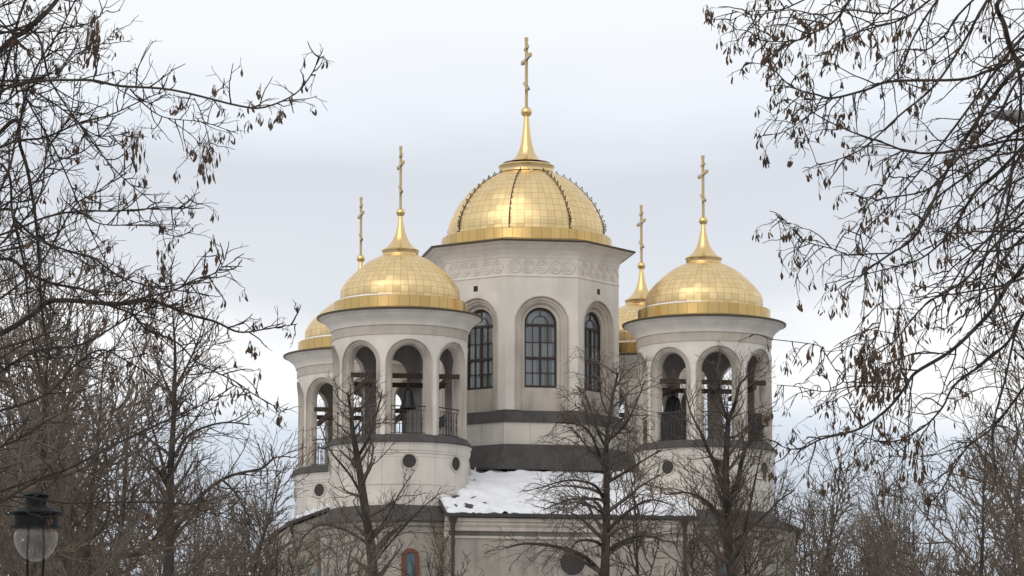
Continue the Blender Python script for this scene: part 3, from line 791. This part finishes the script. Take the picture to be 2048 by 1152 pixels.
for i, (px, yt, Y) in enumerate(((1580, 850, 150), (1622, 905, 158), (1688, 930, 165), (1752, 935, 160), (1806, 905, 152), (1862, 950, 162), (1650, 990, 175), (1720, 1000, 178), (1900, 930, 140), (1600, 960, 128), (1550, 985, 124), (1780, 1000, 136), (1840, 1010, 132), (1690, 1020, 131))):
    plant(('upright', 'upright2')[i % 2], px, yt, Y, "slim bare tree with upright twigs in the far row beside the church", 1.3 * i, G1)
plant('dense2', 2010, 760, 70, "broad bare tree with curving boughs under the street lamp", .9)
plant('dense', 2060, 560, 80, "tall bare tree at the picture edge with twigs crossing the seed-hung boughs", 3.0)
plant('dense', 1965, 830, 95, "bare tree with tangled crown between the far row and the street lamp", 2.2)
for i, (kd, px, yt, Y) in enumerate((('dense', 60, 420, 62), ('dense2', 175, 520, 70), ('dense', -60, 300, 55), ('lime', 250, 640, 95), ('dense', 20, 600, 90), ('dense2', 300, 850, 120), ('upright', 210, 800, 120), ('dense', 140, 760, 110), ('lime', 90, 520, 84), ('dense', 380, 900, 108))):
    plant(kd, px, yt, Y, "dense brown bare tree in the thicket behind the lantern", .7 + 1.7 * i, G2)
for i, (kd, px, yt, Y) in enumerate((('upright', 430, 850, 125), ('upright2', 500, 920, 135), ('upright', 560, 940, 140), ('dense2', 590, 960, 120), ('dense', 640, 985, 112), ('upright2', 820, 1010, 121), ('dense2', 540, 1000, 128), ('upright', 395, 930, 118), ('upright2', 470, 1000, 130))):
    plant(kd, px, yt, Y, "bare tree in the low brown row between the lantern and the church", .3 + 2.1 * i, "low bare trees before the church wall")

# ---- the two seed-hung trees close to the camera: boughs followed one by one
def wander(k, seed): return mn.noise(Vector((k * .9, seed * 3.7, .5)))
def bough(px, Y0, dY, seed):
    pts = spline([Vector((x, y, 0)) for x, y in px], 5); m = len(pts); o = []
    for i, p in enumerate(pts):
        t = i / (m - 1)
        o.append(pt(p[0], p[1], Y0 + dY * t + .5 * wander(i * .35, seed)))
    return o
def seed_mesh(n, seed):
    random.seed(seed); s = MB()
    for i in range(n):
        a = Vector((0, 0, 0)) if n < 15 else Vector((random.gauss(0, .028), random.gauss(0, .028), random.uniform(-.10, .05))); b = a + Vector((random.gauss(0, .012), random.gauss(0, .012), -random.uniform(.015, .05)))
        if n >= 15: s.tube([Vector((0, 0, 0)), a * .5, a], [0, .0014, 0], 3, tip=False)
        s.tube([a, (a + b) / 2, b], [0, .0013, 0], 3, tip=False)
        l = random.uniform(.027, .047); w = l * random.uniform(.14, .21)
        d = Vector((random.gauss(0, .28), random.gauss(0, .28), -1)).normalized()
        x = d.orthogonal().normalized(); x = Matrix.Rotation(random.random() * 6.28, 3, d) @ x; y = d.cross(x)
        vs = [b]; rows = ((.18, .55), (.5, 1.0), (.8, .7))
        for t, k in rows:
            for q in range(4):
                an = q * math.pi / 2
                vs.append(b + d * (l * t) + x * (w * k * math.cos(an)) + y * (w * .4 * k * math.sin(an)))
        vs.append(b + d * l)
        fs = [(0, 1 + q, 1 + (q + 1) % 4) for q in range(4)]
        for r_ in range(2):
            for q in range(4): fs.append((1 + r_ * 4 + q, 5 + r_ * 4 + q, 5 + r_ * 4 + (q + 1) % 4, 1 + r_ * 4 + (q + 1) % 4))
        fs += [(9 + q, 13, 9 + (q + 1) % 4) for q in range(4)]
        s.add(vs, fs)
    return s
SEEDS = [seed_mesh(k, 50 + i) for i, k in enumerate((2, 3, 4, 5, 7, 11, 26))]
import bmesh
def welded(mb):
    me = mb.mesh("seed_cluster", M_SEED); bm = bmesh.new(); bm.from_mesh(me)
    bmesh.ops.remove_doubles(bm, verts=bm.verts, dist=1e-6); bm.to_mesh(me); bm.free()
    return me
SEED_ME = [welded(s) for s in SEEDS]

def near_tree(label, boughs, trunk, cfg, Y0, seedp, seed, extra=(), wk=.75, big=(), sparse=1.4):
    random.seed(seed)
    base = Vector((trunk[0].x, trunk[0].y, 0))
    root = thing("ash_tree", label, "tree", base)
    off = -base
    tk = MB(); tk.tube([p + off for p in trunk], taper(.19, .07, len(trunk)), 10)
    link("trunk", tk.mesh("trunk", M_BARK, 1.0), root)
    cr = MB(); ends = []
    for i, (px, w0, w1, dY) in enumerate(boughs):
        P = bough(px, Y0 + random.uniform(-1.0, 1.0), dY, seed + i)
        mb = MB()
        px_m = Y0 / F_PX
        mb.tube([p + off for p in P], [max(r, .0022) for r in taper(w0 * wk * px_m / 2, w1 * .9 * px_m / 2, len(P))], 6)
        link("bough", mb.mesh("bough", M_BARK, 1.0), root)
        sprout(cr, [p + off for p in P], w0 * px_m / 2, 0, [dict(cfg[0], gap=cfg[0]['gap'] * sparse)] + cfg[1:], ends, .05 if w0 < 12 else .2)
        ends.append(P[-1] + off)
    for p, d, L_, r1 in extra:
        Q = branch_pts(p + off, d, L_, 9, .08, cfg[0]['up'] * .6)
        cr.tube(Q, taper(r1, .003, len(Q)), 5, tip=False)
        sprout(cr, Q, r1, 0, cfg, ends, .15)
    link("crown", cr.mesh("crown", M_BARK), root)
    for x, y, k in big:
        ends.append(None)
        o = link("seed_cluster", SEED_ME[k], root, loc=pt(x, y, Y0 + random.uniform(-.3, .3)) + off, rotz=random.random() * 6.28)
        if k == 6: o.scale = (1.35, 1.35, 1.6)
    ends = [e for e in ends if e is not None]
    random.shuffle(ends)
    n_obj = len(big); rest = MB()
    for e in ends:
        far_ = min(1.0, max(.25, (abs(e.x) - 1.0) / 1.2))
        if random.random() > seedp * far_: continue
        k = random.choices(range(6), (3, 4, 4, 3, 1.4, .5))[0]
        if n_obj < 95:
            o = link("seed_cluster", SEED_ME[k], root, loc=e, rotz=random.random() * 6.28); n_obj += 1
        else:
            a = random.random() * 6.28; M = Matrix.Translation(e) @ Matrix.Rotation(a, 4, 'Z')
            rest.add([M @ Vector(v) for v in SEEDS[k].v], SEEDS[k].f)
    if rest.v:
        o = link("seed_cluster", rest.mesh("seed_clusters", M_SEED), root); o["kind"] = "stuff"
    return root

def c4(x, y): return (1368 + x * .332, y * .332)
def c5(x, y): return (1368 + x * .332, 382 + y * .332)
def c6(x, y): return (1368 + x * .332, 770 + y * .332)
def l2(x, y): return (x * .332, 382 + y * .332)
RB = [
    ([(2180, 190), c4(2048, 300), c4(1950, 380), c4(1800, 440), c4(1650, 480), c4(1250, 490), c4(1100, 540), c4(900, 590), c4(800, 570), c4(700, 545), c4(620, 500), c4(550, 430), c4(480, 390), c4(370, 375)], 11, 1.5, -1.0),
    ([(2180, 300), c4(2048, 840), c4(1800, 880), c4(1550, 920), c4(1360, 915), c4(1200, 860), c4(1000, 790), c4(830, 710), c4(740, 650), c4(640, 600)], 10, 1.5, -.6),
    ([c4(900, 590), c4(840, 640), c4(760, 690), c4(660, 760), c4(580, 800), c4(460, 820)], 4, 1.3, .2),
    ([(2100, -200), c4(1480, 0), c4(1300, 120), c4(1090, 180), c4(950, 240), c4(850, 330)], 8, 1.5, .5),
    ([(1800, -150), c4(1000, 0), c4(890, 140), c4(750, 210), c4(700, 240), c4(580, 250), c4(450, 240), c4(410, 200)], 7, 1.5, -.5),
    ([(2190, 40), c4(2048, 380), c4(1850, 600), c4(1740, 770), c4(1650, 900), c4(1560, 1080), c5(1400, 260), c5(1240, 380), c5(1100, 480), c5(970, 590)], 15, 2.5, -1.2),
    ([(2200, 120), c5(1960, -180), c5(1760, 0), c5(1640, 200), c5(1540, 320), c5(1400, 420), c5(1180, 480), c5(850, 560)], 11, 1.5, .8),
    ([c4(2000, 340), c4(2030, 600), c5(1960, 0), c5(1910, 250), c5(1890, 430), c5(1870, 560), c5(1900, 700), c5(1960, 900)], 8, 3, .3),
    ([(2190, 330), (2048, 531), (2015, 571), (1989, 614), (1949, 658), (1899, 704), (1833, 744), (1813, 770), (1783, 810), (1733, 850), (1693, 866), (1643, 878), (1610, 894), (1580, 898), (1554, 888)], 14, 2, -.8),
    ([(2190, 480), c5(2048, 740), c5(1960, 900), c5(1800, 1040), c6(1630, 0), c6(1560, 130), c6(1460, 240), c6(1330, 320), c6(1230, 345), c6(1130, 330), c6(1040, 295)], 10, 1.8, .6),
    ([(2190, 440), c5(2048, 310), c5(1900, 360), c5(1750, 360), c5(1700, 340), c5(1600, 270), c5(1450, 210)], 7, 1.5, -.3),
    ([c5(1890, 370), c5(1800, 500), c5(1700, 560), c5(1550, 580), c5(1380, 575)], 4.5, 1.5, .3),
    ([c5(1230, 375), c5(1100, 380), c5(990, 385), c5(900, 350), c5(750, 310), c5(680, 260), c5(620, 190), c5(550, 140)], 4.5, 1.3, -.3),
    ([c5(1190, 490), c5(1195, 650), c5(1180, 800), c5(1150, 880), c5(1100, 960)], 4, 2, .2),
    ([c5(1270, 470), c5(1300, 650), c5(1290, 800), c5(1310, 950)], 3.5, 2, .2),
    ([c5(1640, 985), c5(1350, 990), c5(1010, 1150), c5(930, 1100), c5(850, 980), c5(810, 930), c5(500, 890)], 4, 1.2, -.6),
    ([c6(1250, 10), c6(1010, 10), c6(850, 40), c6(680, 10), c6(560, 0)], 4, 1.2, -.4),
    ([(2100, -60), c4(1900, 0), c4(1930, 150), c4(1990, 340), (2070, 150), (2150, 260)], 14, 12, .2),
    ([(2170, 60), c4(2048, 440), c4(1900, 680), c4(1750, 850), c4(1600, 1010), c4(1450, 1150), c5(1150, 60), c5(1080, 180), c5(1050, 340)], 10, 1.6, -.9),
    ([(2200, 220), c4(2048, 760), c4(1880, 920), c4(1700, 1060), c5(1500, 60), c5(1420, 200), c5(1330, 330)], 10, 2.5, .7),
    ([(2120, -160), c4(1700, 40), c4(1580, 200), c4(1460, 300), c4(1300, 300), c4(1140, 400)], 8, 1.6, 1.0),
    ([(2000, -160), c4(1300, 20), c4(1200, 80), c4(1000, 60), c4(820, 90), c4(640, 60), c4(420, 90), c4(290, 60)], 7, 1.5, .9),
    ([(1850, -120), c4(700, 10), c4(560, 60), c4(400, 70), c4(270, 130)], 5, 1.5, -.9),
    ([c4(1360, 915), c4(1250, 1040), c4(1180, 1140), c5(1100, 40), c5(960, 10)], 5, 1.5, .2),
    ([c6(1340, 330), c6(1320, 440), c6(1305, 560), c6(1290, 640)], 3.5, 1.2, .2),
    ([c6(1030, 290), c6(1000, 400), c6(960, 470), c6(990, 520)], 3, 1.2, -.2),
    ([(2210, -60), (2060, 60), (1985, 150), (1920, 240), (1850, 330), (1790, 400), (1720, 470)], 11, 2, .4),
    ([(2150, -200), (1990, -20), (1930, 80), (1870, 170), (1800, 230), (1720, 300), (1640, 330)], 10, 2, -.6),
    ([(2080, -260), (1890, -20), (1830, 70), (1790, 150), (1700, 190), (1610, 200)], 8, 1.8, .7),
    ([(2230, 260), (2080, 420), (2000, 480), (1930, 560), (1850, 610), (1780, 690), (1690, 740)], 11, 2, .8),
    ([(2230, 360), (2100, 560), (2040, 640), (2010, 760), (1985, 860), (1990, 940)], 10, 3, -.4),
    ([(2230, 60), (2090, 240), (2030, 330), (1990, 450), (1960, 560), (1965, 650)], 10, 3, .6),
    ([(2190, 600), (2060, 760), (1990, 850), (1930, 900), (1880, 985), (1850, 1010)], 9, 2, .5),
]
RT = [pt(2330, 1900, 20.5), pt(2310, 1300, 20.5), pt(2290, 800, 20.6), pt(2240, 400, 20.4), pt(2200, 100, 20.5), pt(2150, -250, 20.6), pt(2090, -700, 20.5)]
RT[0].z = -.2
RCFG = [dict(gap=.105, ang=(R(25), R(65)), len=.38, r=.0054, tip=.0018, n=7, wob=.15, up=-.09),
        dict(gap=.085, ang=(R(25), R(65)), len=.19, r=.0028, tip=.0015, n=5, wob=.18, up=-.10),
        dict(gap=.09, ang=(R(20), R(60)), len=.09, r=.0018, tip=.0013, n=3, wob=.15, up=-.12)]
random.seed(3)
ex = []
for i in range(20):
    y = random.uniform(-300, 600); p = pt(2200 + random.uniform(-20, 60), y, 20 + random.uniform(-1.2, 1.5))
    ex.append((p, Vector((-1, random.uniform(-.6, .6), random.uniform(-.9, .25))), random.uniform(.7, 1.35), .010))
near_tree("spreading bare tree hung with many brown seed clusters, reaching in beside the street lamp", RB, RT, RCFG, 20.0, .55, 77, ex, .72, [(*c5(1100, 890), 6), (*c5(1060, 985), 6), (*c5(1180, 1060), 6), (*c5(1285, 760), 6), (*c5(1290, 690), 5), (*c5(1310, 930), 6), (*c5(1250, 1010), 6), (*c5(1150, 940), 5), (*c6(1412, 330), 6), (*c6(1410, 290), 5), (1414, 8, 5), (1418, 22, 5), (*c5(1050, 300), 5)])

LB = [
    ([(-190, 330), (0, 182), (160, 160), (240, 172), (345, 180), (480, 212), (530, 214), (590, 188), (625, 145), (638, 110)], 8, 2, -.6),
    ([(260, 178), (290, 210), (330, 235), (405, 244), (460, 262)], 4, 1.6, .2),
    ([(388, 196), (402, 225), (416, 270), (420, 300)], 3, 1.6, .1),
    ([(-190, 420), (0, 295), (90, 275), (160, 245), (220, 230), (290, 198), (330, 182)], 8, 1.8, .5),
    ([(-150, 260), (0, 100), (60, 55), (110, 5), (150, -60)], 15, 10, .3),
    ([(-180, 380), (-40, 300), (30, 240), (40, 290), (55, 340), (70, 430), (78, 520), (83, 614), (100, 720)], 13, 5, .4),
    ([(-190, 480), (0, 419), (33, 442), (76, 478), (146, 505), (186, 515), (226, 545), (282, 568), (325, 573), (400, 560), (470, 520)], 8, 1.6, -.7),
    ([(-190, 560), (0, 518), (43, 535), (66, 551), (110, 568), (173, 581), (212, 608), (265, 628), (292, 658), (352, 684), (398, 727), (465, 760), (505, 787), (538, 806), (571, 826)], 9, 1.6, -.8),
    ([(-200, 760), (0, 668), (66, 628), (110, 601), (232, 608), (289, 601), (325, 608), (375, 628), (432, 644), (478, 664), (531, 658), (594, 648)], 16, 2, -.5),
    ([(232, 608), (345, 581), (392, 558), (432, 545), (452, 515)], 6, 1.5, -.2),
    ([(-190, 520), (0, 470), (90, 435), (159, 422), (232, 422), (332, 415), (362, 415), (382, 399)], 7, 1.5, -.3),
    ([(159, 424), (199, 447), (249, 450), (300, 442), (340, 470), (366, 470)], 4, 1.4, .1),
    ([(-190, 900), (0, 745), (80, 700), (160, 690), (250, 640), (300, 615), (350, 610)], 9, 2, .6),
    ([(-190, 1100), (0, 999), (130, 1006), (265, 1004), (375, 1009), (405, 1022), (498, 1049)], 6, 2, .3),
    ([(-190, 1120), (66, 966), (133, 939), (216, 896), (299, 856), (375, 823), (422, 800), (470, 770)], 8, 2, .4),
    ([(-100, 100), (60, 60), (100, 160), (160, 250), (230, 340), (300, 400)], 7, 2, .5),
    ([(-150, 10), (20, 60), (30, 140), (60, 210), (110, 300), (150, 390), (190, 480), (240, 580)], 7, 2, -.4),
    ([(-150, 700), (50, 560), (110, 480), (150, 410), (200, 380), (260, 330)], 7, 2, .2),
    ([(-150, 500), (40, 390), (100, 330), (170, 300), (220, 250)], 6, 2, -.3),
    ([(-160, 860), (70, 800), (150, 730), (200, 700), (250, 720), (310, 760), (350, 820)], 7, 2, -.2),
    ([(-120, 420), (-20, 250), (15, 120), (40, 30), (75, -60)], 9, 6, .3),
    ([(-140, 560), (0, 380), (35, 260), (65, 150), (120, 60), (160, -20)], 7, 3, -.4),
    ([(-140, 300), (5, 330), (25, 430), (50, 540), (60, 650), (85, 770)], 8, 4, .5),
    ([(-160, 200), (-10, 210), (50, 180), (120, 215), (190, 270), (260, 265)], 6, 2, -.2),
    ([(-160, 640), (20, 470), (80, 390), (95, 300), (140, 230), (150, 150)], 7, 2, .4),
    ([(110, 160), (150, 110), (200, 90), (235, 55)], 4, 1.5, .2),
    ([(0, 40), (80, 120), (120, 60), (170, 50), (215, 20)], 5, 1.5, -.3),
]
LT = [pt(-330, 1900, 21), pt(-300, 1300, 21), pt(-280, 900, 21.2), pt(-230, 600, 21), pt(-200, 300, 21.1), pt(-170, 0, 21), pt(-120, -400, 21)]
LT[0].z = -.2
LCFG = [dict(gap=.085, ang=(R(25), R(60)), len=.34, r=.0052, tip=.0018, n=7, wob=.14, up=.05),
        dict(gap=.085, ang=(R(25), R(65)), len=.17, r=.0027, tip=.0014, n=5, wob=.18, up=.03),
        dict(gap=.13, ang=(R(20), R(60)), len=.08, r=.0017, tip=.0012, n=3, wob=.15, up=.0)]
random.seed(5)
ex = []
for i in range(50):
    y = random.uniform(-250, 1050); p = pt(-200 + random.uniform(-60, 40), y, 21 + random.uniform(-1.2, 1.5))
    ex.append((p, Vector((1, random.uniform(-.6, .6), random.uniform(-.3, .7))), random.uniform(.6, 1.05), .013))
near_tree("bare tree with long wavy boughs and few seed clusters, reaching in above the lantern", LB, LT, LCFG, 20.5, .22, 91, ex, .8, [(412, 285, 6), (414, 300, 5), (440, 262, 5), (428, 168, 4), (480, 215, 3), (497, 240, 4), (518, 225, 4), (540, 235, 4), (562, 212, 3), (362, 195, 5), (185, 28, 6), (183, 58, 6), (500, 680, 5), (510, 692, 5), (575, 655, 3), (350, 210, 3), (270, 262, 6), (218, 480, 5), (340, 480, 4), (382, 410, 4)], 1.25)

# ---- four middle-distance trees whose trunks and main limbs are followed one by one
def mid_tree(label, Y, trunk, w0, w1, boughs, seed, cfg, spread=1.2):
    random.seed(seed)
    px_m = Y / F_PX
    T = bough(trunk, Y, 0.0, seed); b0 = T[0]
    base = Vector((b0.x, b0.y, 0)); off = -base
    root = thing("bare_tree", label, "tree", base)
    T = [Vector((b0.x, b0.y, -.2)), Vector((b0.x, b0.y, b0.z * .5))] + T
    rad = [w0 * 1.5 * px_m / 2, w0 * 1.15 * px_m / 2] + taper(w0 * px_m / 2, w1 * px_m / 2, len(T) - 2)
    mb = MB(); mb.tube([p + off for p in T], rad, 9); link("trunk", mb.mesh("trunk", M_BARK2, 1.0), root)
    cr = MB()
    for i, (pl, a, b, d) in enumerate(boughs):
        P = [p + off for p in bough(pl, Y, d, seed + i + 1)]
        mb = MB(); mb.tube(P, taper(a * px_m / 2, b * px_m / 2, len(P)), 6); link("bough", mb.mesh("bough", M_BARK2, 1.0), root)
        sprout(cr, P, a * px_m / 2, 0, cfg, None, .12)
    Tq = [p + off for p in T[2:]]
    for i in range(26):                                # limbs all round the trunk, so the crown is as deep as it is wide
        t = (i + random.random()) / 26; p, d = at(Tq, min(t, .98)); a = 2.4 * i + random.uniform(-.4, .4)
        d2 = Vector((math.cos(a), math.sin(a), random.uniform(.3, 1.1)))
        L_ = spread * random.uniform(.6, 1.2) * (1.5 - .9 * t)
        Q = branch_pts(p, d2, L_, 7, .11, cfg[0]['up']); r1 = .6 * px_m * (w0 * (1 - t) + w1 * t) / 2
        cr.tube(Q, taper(r1, .012, len(Q)), 5, tip=False); sprout(cr, Q, r1, 0, cfg, None, .15)
    sprout(cr, Tq[len(Tq) // 2:], w1 * px_m / 2, 0, cfg, None, .1)
    link("crown", cr.mesh("crown", M_TWIG3), root)
    return root
def mcfg(up, k=1.0): return [dict(gap=.27, ang=(R(25), R(65)), len=1.7 * k, r=.020, tip=.007, n=5, wob=.13, up=up),
        dict(gap=.17, ang=(R(25), R(65)), len=.85 * k, r=.010, tip=.005, n=4, wob=.15, up=up * 1.2),
        dict(gap=.13, ang=(R(20), R(60)), len=.45, r=.0065, tip=.004, n=3, wob=.17, up=up)]
mid_tree("bare tree standing before the tower with the red framed niche", 118, [(748, 1180), (742, 1100), (735, 1050), (722, 960), (712, 900), (705, 860), (701, 820), (695, 785)], 23, 4,
    [([(738, 1080), (770, 1040), (800, 985), (830, 940)], 6, 1.5, .8), ([(728, 1000), (700, 950), (660, 900), (640, 850)], 7, 1.5, -.7), ([(715, 915), (740, 870), (755, 820), (765, 780)], 8, 1.5, .4),
     ([(740, 1090), (690, 1060), (640, 1050), (600, 1080)], 8, 2, -.6), ([(745, 1130), (785, 1080), (840, 1020), (875, 990)], 6, 1.5, .5)], 21, mcfg(.07, .85), 1.15)
mid_tree("bare tree with arching drooping boughs in front of the snowy roof", 114, [(1209, 1180), (1211, 1100), (1213, 1040), (1213, 960), (1212, 905), (1216, 860), (1224, 800), (1236, 745)], 20, 4,
    [([(1209, 1002), (1194, 975), (1170, 964), (1130, 961), (1073, 978)], 8, 2, -.8), ([(1209, 1005), (1194, 998), (1145, 998), (1115, 1008), (1088, 1019)], 7, 2, .8), ([(1209, 1030), (1180, 1010), (1157, 1008), (1145, 1022)], 6, 2, .3),
     ([(1209, 1096), (1188, 1082), (1157, 1082), (1142, 1099)], 8, 2, -.4), ([(1205, 1150), (1170, 1114), (1121, 1095), (1054, 1087), (1012, 1096)], 11, 3, -1.2), ([(1218, 1102), (1242, 1084), (1288, 1072), (1330, 1080)], 9, 2, .9),
     ([(1215, 965), (1257, 940), (1285, 922), (1320, 900)], 8, 2, .5), ([(1212, 948), (1195, 900), (1182, 869), (1160, 850), (1110, 845)], 8, 2, -.6), ([(1218, 880), (1250, 850), (1275, 800), (1290, 760)], 7, 2, .4), ([(1214, 900), (1190, 850), (1175, 800), (1150, 770)], 6, 1.5, .6),
     ([(1216, 1060), (1260, 1020), (1300, 1000), (1345, 1010)], 8, 2, -.7)], 33, mcfg(-.05), 1.6)
mid_tree("bare tree forking into a tall V before the tower with boards", 116, [(1468, 1180), (1462, 1130), (1455, 1072), (1452, 1011), (1452, 930), (1455, 870), (1456, 838)], 23, 9,
    [([(1456, 840), (1446, 815), (1440, 790), (1436, 760), (1425, 720)], 8, 2, -.3), ([(1456, 840), (1470, 807), (1479, 770), (1501, 745), (1520, 715)], 9, 2, .3), ([(1448, 985), (1430, 930), (1414, 895), (1401, 864), (1382, 826), (1370, 780)], 10, 2, -.7),
     ([(1457, 1005), (1475, 966), (1484, 920), (1496, 890), (1530, 850)], 15, 3, .5), ([(1468, 1130), (1485, 1080), (1496, 1030), (1512, 951), (1524, 900)], 10, 2, -.5), ([(1450, 1040), (1410, 1000), (1370, 985), (1330, 990)], 8, 2, .6), ([(1458, 1090), (1520, 1040), (1560, 1000), (1590, 980)], 7, 2, .9)], 44, mcfg(.09), 1.5)
mid_tree("bare tree with a straight trunk and one long side bough near the lantern", 88, [(338, 1180), (339, 1080), (340, 1000), (342, 930), (346, 860), (349, 780), (350, 700), (345, 620)], 22, 3,
    [([(332, 1085), (398, 996), (445, 959), (481, 946), (525, 936), (548, 916), (581, 913)], 9, 2, -.6), ([(336, 970), (318, 900), (306, 860), (290, 820)], 9, 2, .5), ([(352, 912), (368, 880), (400, 858), (450, 845), (500, 850)], 8, 2, .6), ([(335, 975), (318, 945), (300, 925), (270, 905)], 7, 2, -.4),
     ([(349, 780), (380, 720), (400, 670), (410, 620)], 6, 1.5, -.5), ([(348, 800), (320, 740), (300, 680)], 6, 1.5, .6), ([(445, 960), (470, 985), (495, 1030), (520, 1080)], 5, 1.5, .4)], 55, mcfg(.08, .8), 1.3)

# ---------------------------------------------------------------- lamps
YL = 40.0; kL = YL / F_PX
lc = pt(72, 1056, YL)
lantern = thing("street_lantern", "black capped lantern with a clear glass bowl below the thicket", "street lamp", (lc.x, YL, 0))
def zl(py): return zat(py, YL)
cap = MB(); cap.revolve([(.001, zl(981)), (10 * kL, zl(982.5)), (20 * kL, zl(986)), (27.5 * kL, zl(991)), (26 * kL, zl(993)), (22 * kL, zl(996)), (21 * kL, zl(1009)), (26 * kL, zl(1013)), (40 * kL, zl(1019)), (55 * kL, zl(1026)), (55 * kL, zl(1028.5)),
                         (44 * kL, zl(1030)), (43.5 * kL, zl(1051)), (50 * kL, zl(1052.5)), (50 * kL, zl(1055)), (42 * kL, zl(1056.5)), (.001, zl(1055))], 40)
link("cap", cap.mesh("lantern_cap", M_LAMP, 0.5), lantern)
bw = MB(); bw.revolve([(44 * kL * math.cos(a), zl(1072) + (44 if a < 0 else 20) * kL * 1.15 * math.sin(a)) for a in [-math.pi / 2 + (math.pi / 2 + .75) * q / 24 for q in range(25)]], 40)
gm = bpy.data.materials.new("clear_bowl"); gm.use_nodes = True
t = gm.node_tree; b = t.nodes["Principled BSDF"]
b.inputs["Base Color"].default_value = (.40, .37, .33, 1); b.inputs["Roughness"].default_value = .08; b.inputs["Specular IOR Level"].default_value = 1.0
tr = t.nodes.new("ShaderNodeBsdfTransparent"); mx = t.nodes.new("ShaderNodeMixShader"); fz_ = t.nodes.new("ShaderNodeLayerWeight"); fz_.inputs[0].default_value = .35
mr_ = t.nodes.new("ShaderNodeMapRange"); mr_.inputs[3].default_value = .12; mr_.inputs[4].default_value = .5
t.links.new(fz_.outputs["Facing"], mr_.inputs[0]); t.links.new(mr_.outputs[0], mx.inputs[0]); t.links.new(tr.outputs[0], mx.inputs[1]); t.links.new(b.outputs[0], mx.inputs[2])
t.links.new(mx.outputs[0], t.nodes["Material Output"].inputs[0])
link("glass_bowl", bw.mesh("glass_bowl", gm, 3), lantern)
ys = [1056, 1090, 1120, 1150, 1190, 1230]
for s in (-1, 1):
    st = MB()
    st.tube([Vector((s * 15 * kL * (1 + .1 * math.sin(q)) if y < 1200 else s * 9 * kL, -46 * kL * (0 if s > 0 else 1) * 0, zl(y))) for q, y in enumerate(ys)] + [Vector((0, 0, zl(1260)))], [3 * kL] * 7, 8)
    link("stem", st.mesh("stem", M_LAMP, 0.8), lantern)
po = MB(); po.tube([Vector((0, 0, 0)), Vector((0, 0, .9)), Vector((0, 0, zl(1255)))], [.11, .06, .045], 12)
link("post", po.mesh("post", M_LAMP, 0.8), lantern)

YS = 45.0
hp = pt(2036, 234, YS); base = pt(2131, 234, YS)
sl = thing("street_lamp", "grey street lamp head poking out among the seed-hung boughs", "street lamp", (base.x, YS, 0))
zh = hp.z
hd = MB()
secs = [(-.92, .02, .03, -.0), (-.88, .07, .055, .0), (-.7, .115, .085, -.01), (-.45, .125, .10, -.03), (-.25, .10, .09, -.06), (-.1, .05, .05, -.09)]
rows = []
for x, wy, wz, dz in secs: rows.append([Vector((x, wy * math.cos(q * math.pi / 6), zh + .02 + dz + wz * math.sin(q * math.pi / 6) * (1 if q < 6 else .75))) for q in range(12)])
vs = [p_ for r_ in rows for p_ in r_]; fs = [(k * 12 + q, k * 12 + (q + 1) % 12, (k + 1) * 12 + (q + 1) % 12, (k + 1) * 12 + q) for k in range(5) for q in range(12)]
hd.add(vs, fs); hd.f.append(tuple(range(12)))
link("lamp_head", hd.mesh("lamp_head", M_GREYL, 0.9), sl)
po = MB(); po.tube([Vector((-.12, 0, zh - .07)), Vector((.1, 0, zh - .13)), Vector((.3, 0, zh - .35)), Vector((.36, 0, zh - .9)), Vector((.36, 0, 0))], [.03, .035, .045, .06, .09], 12)
link("post", po.mesh("lamp_post", M_GREYL, 0.8), sl)
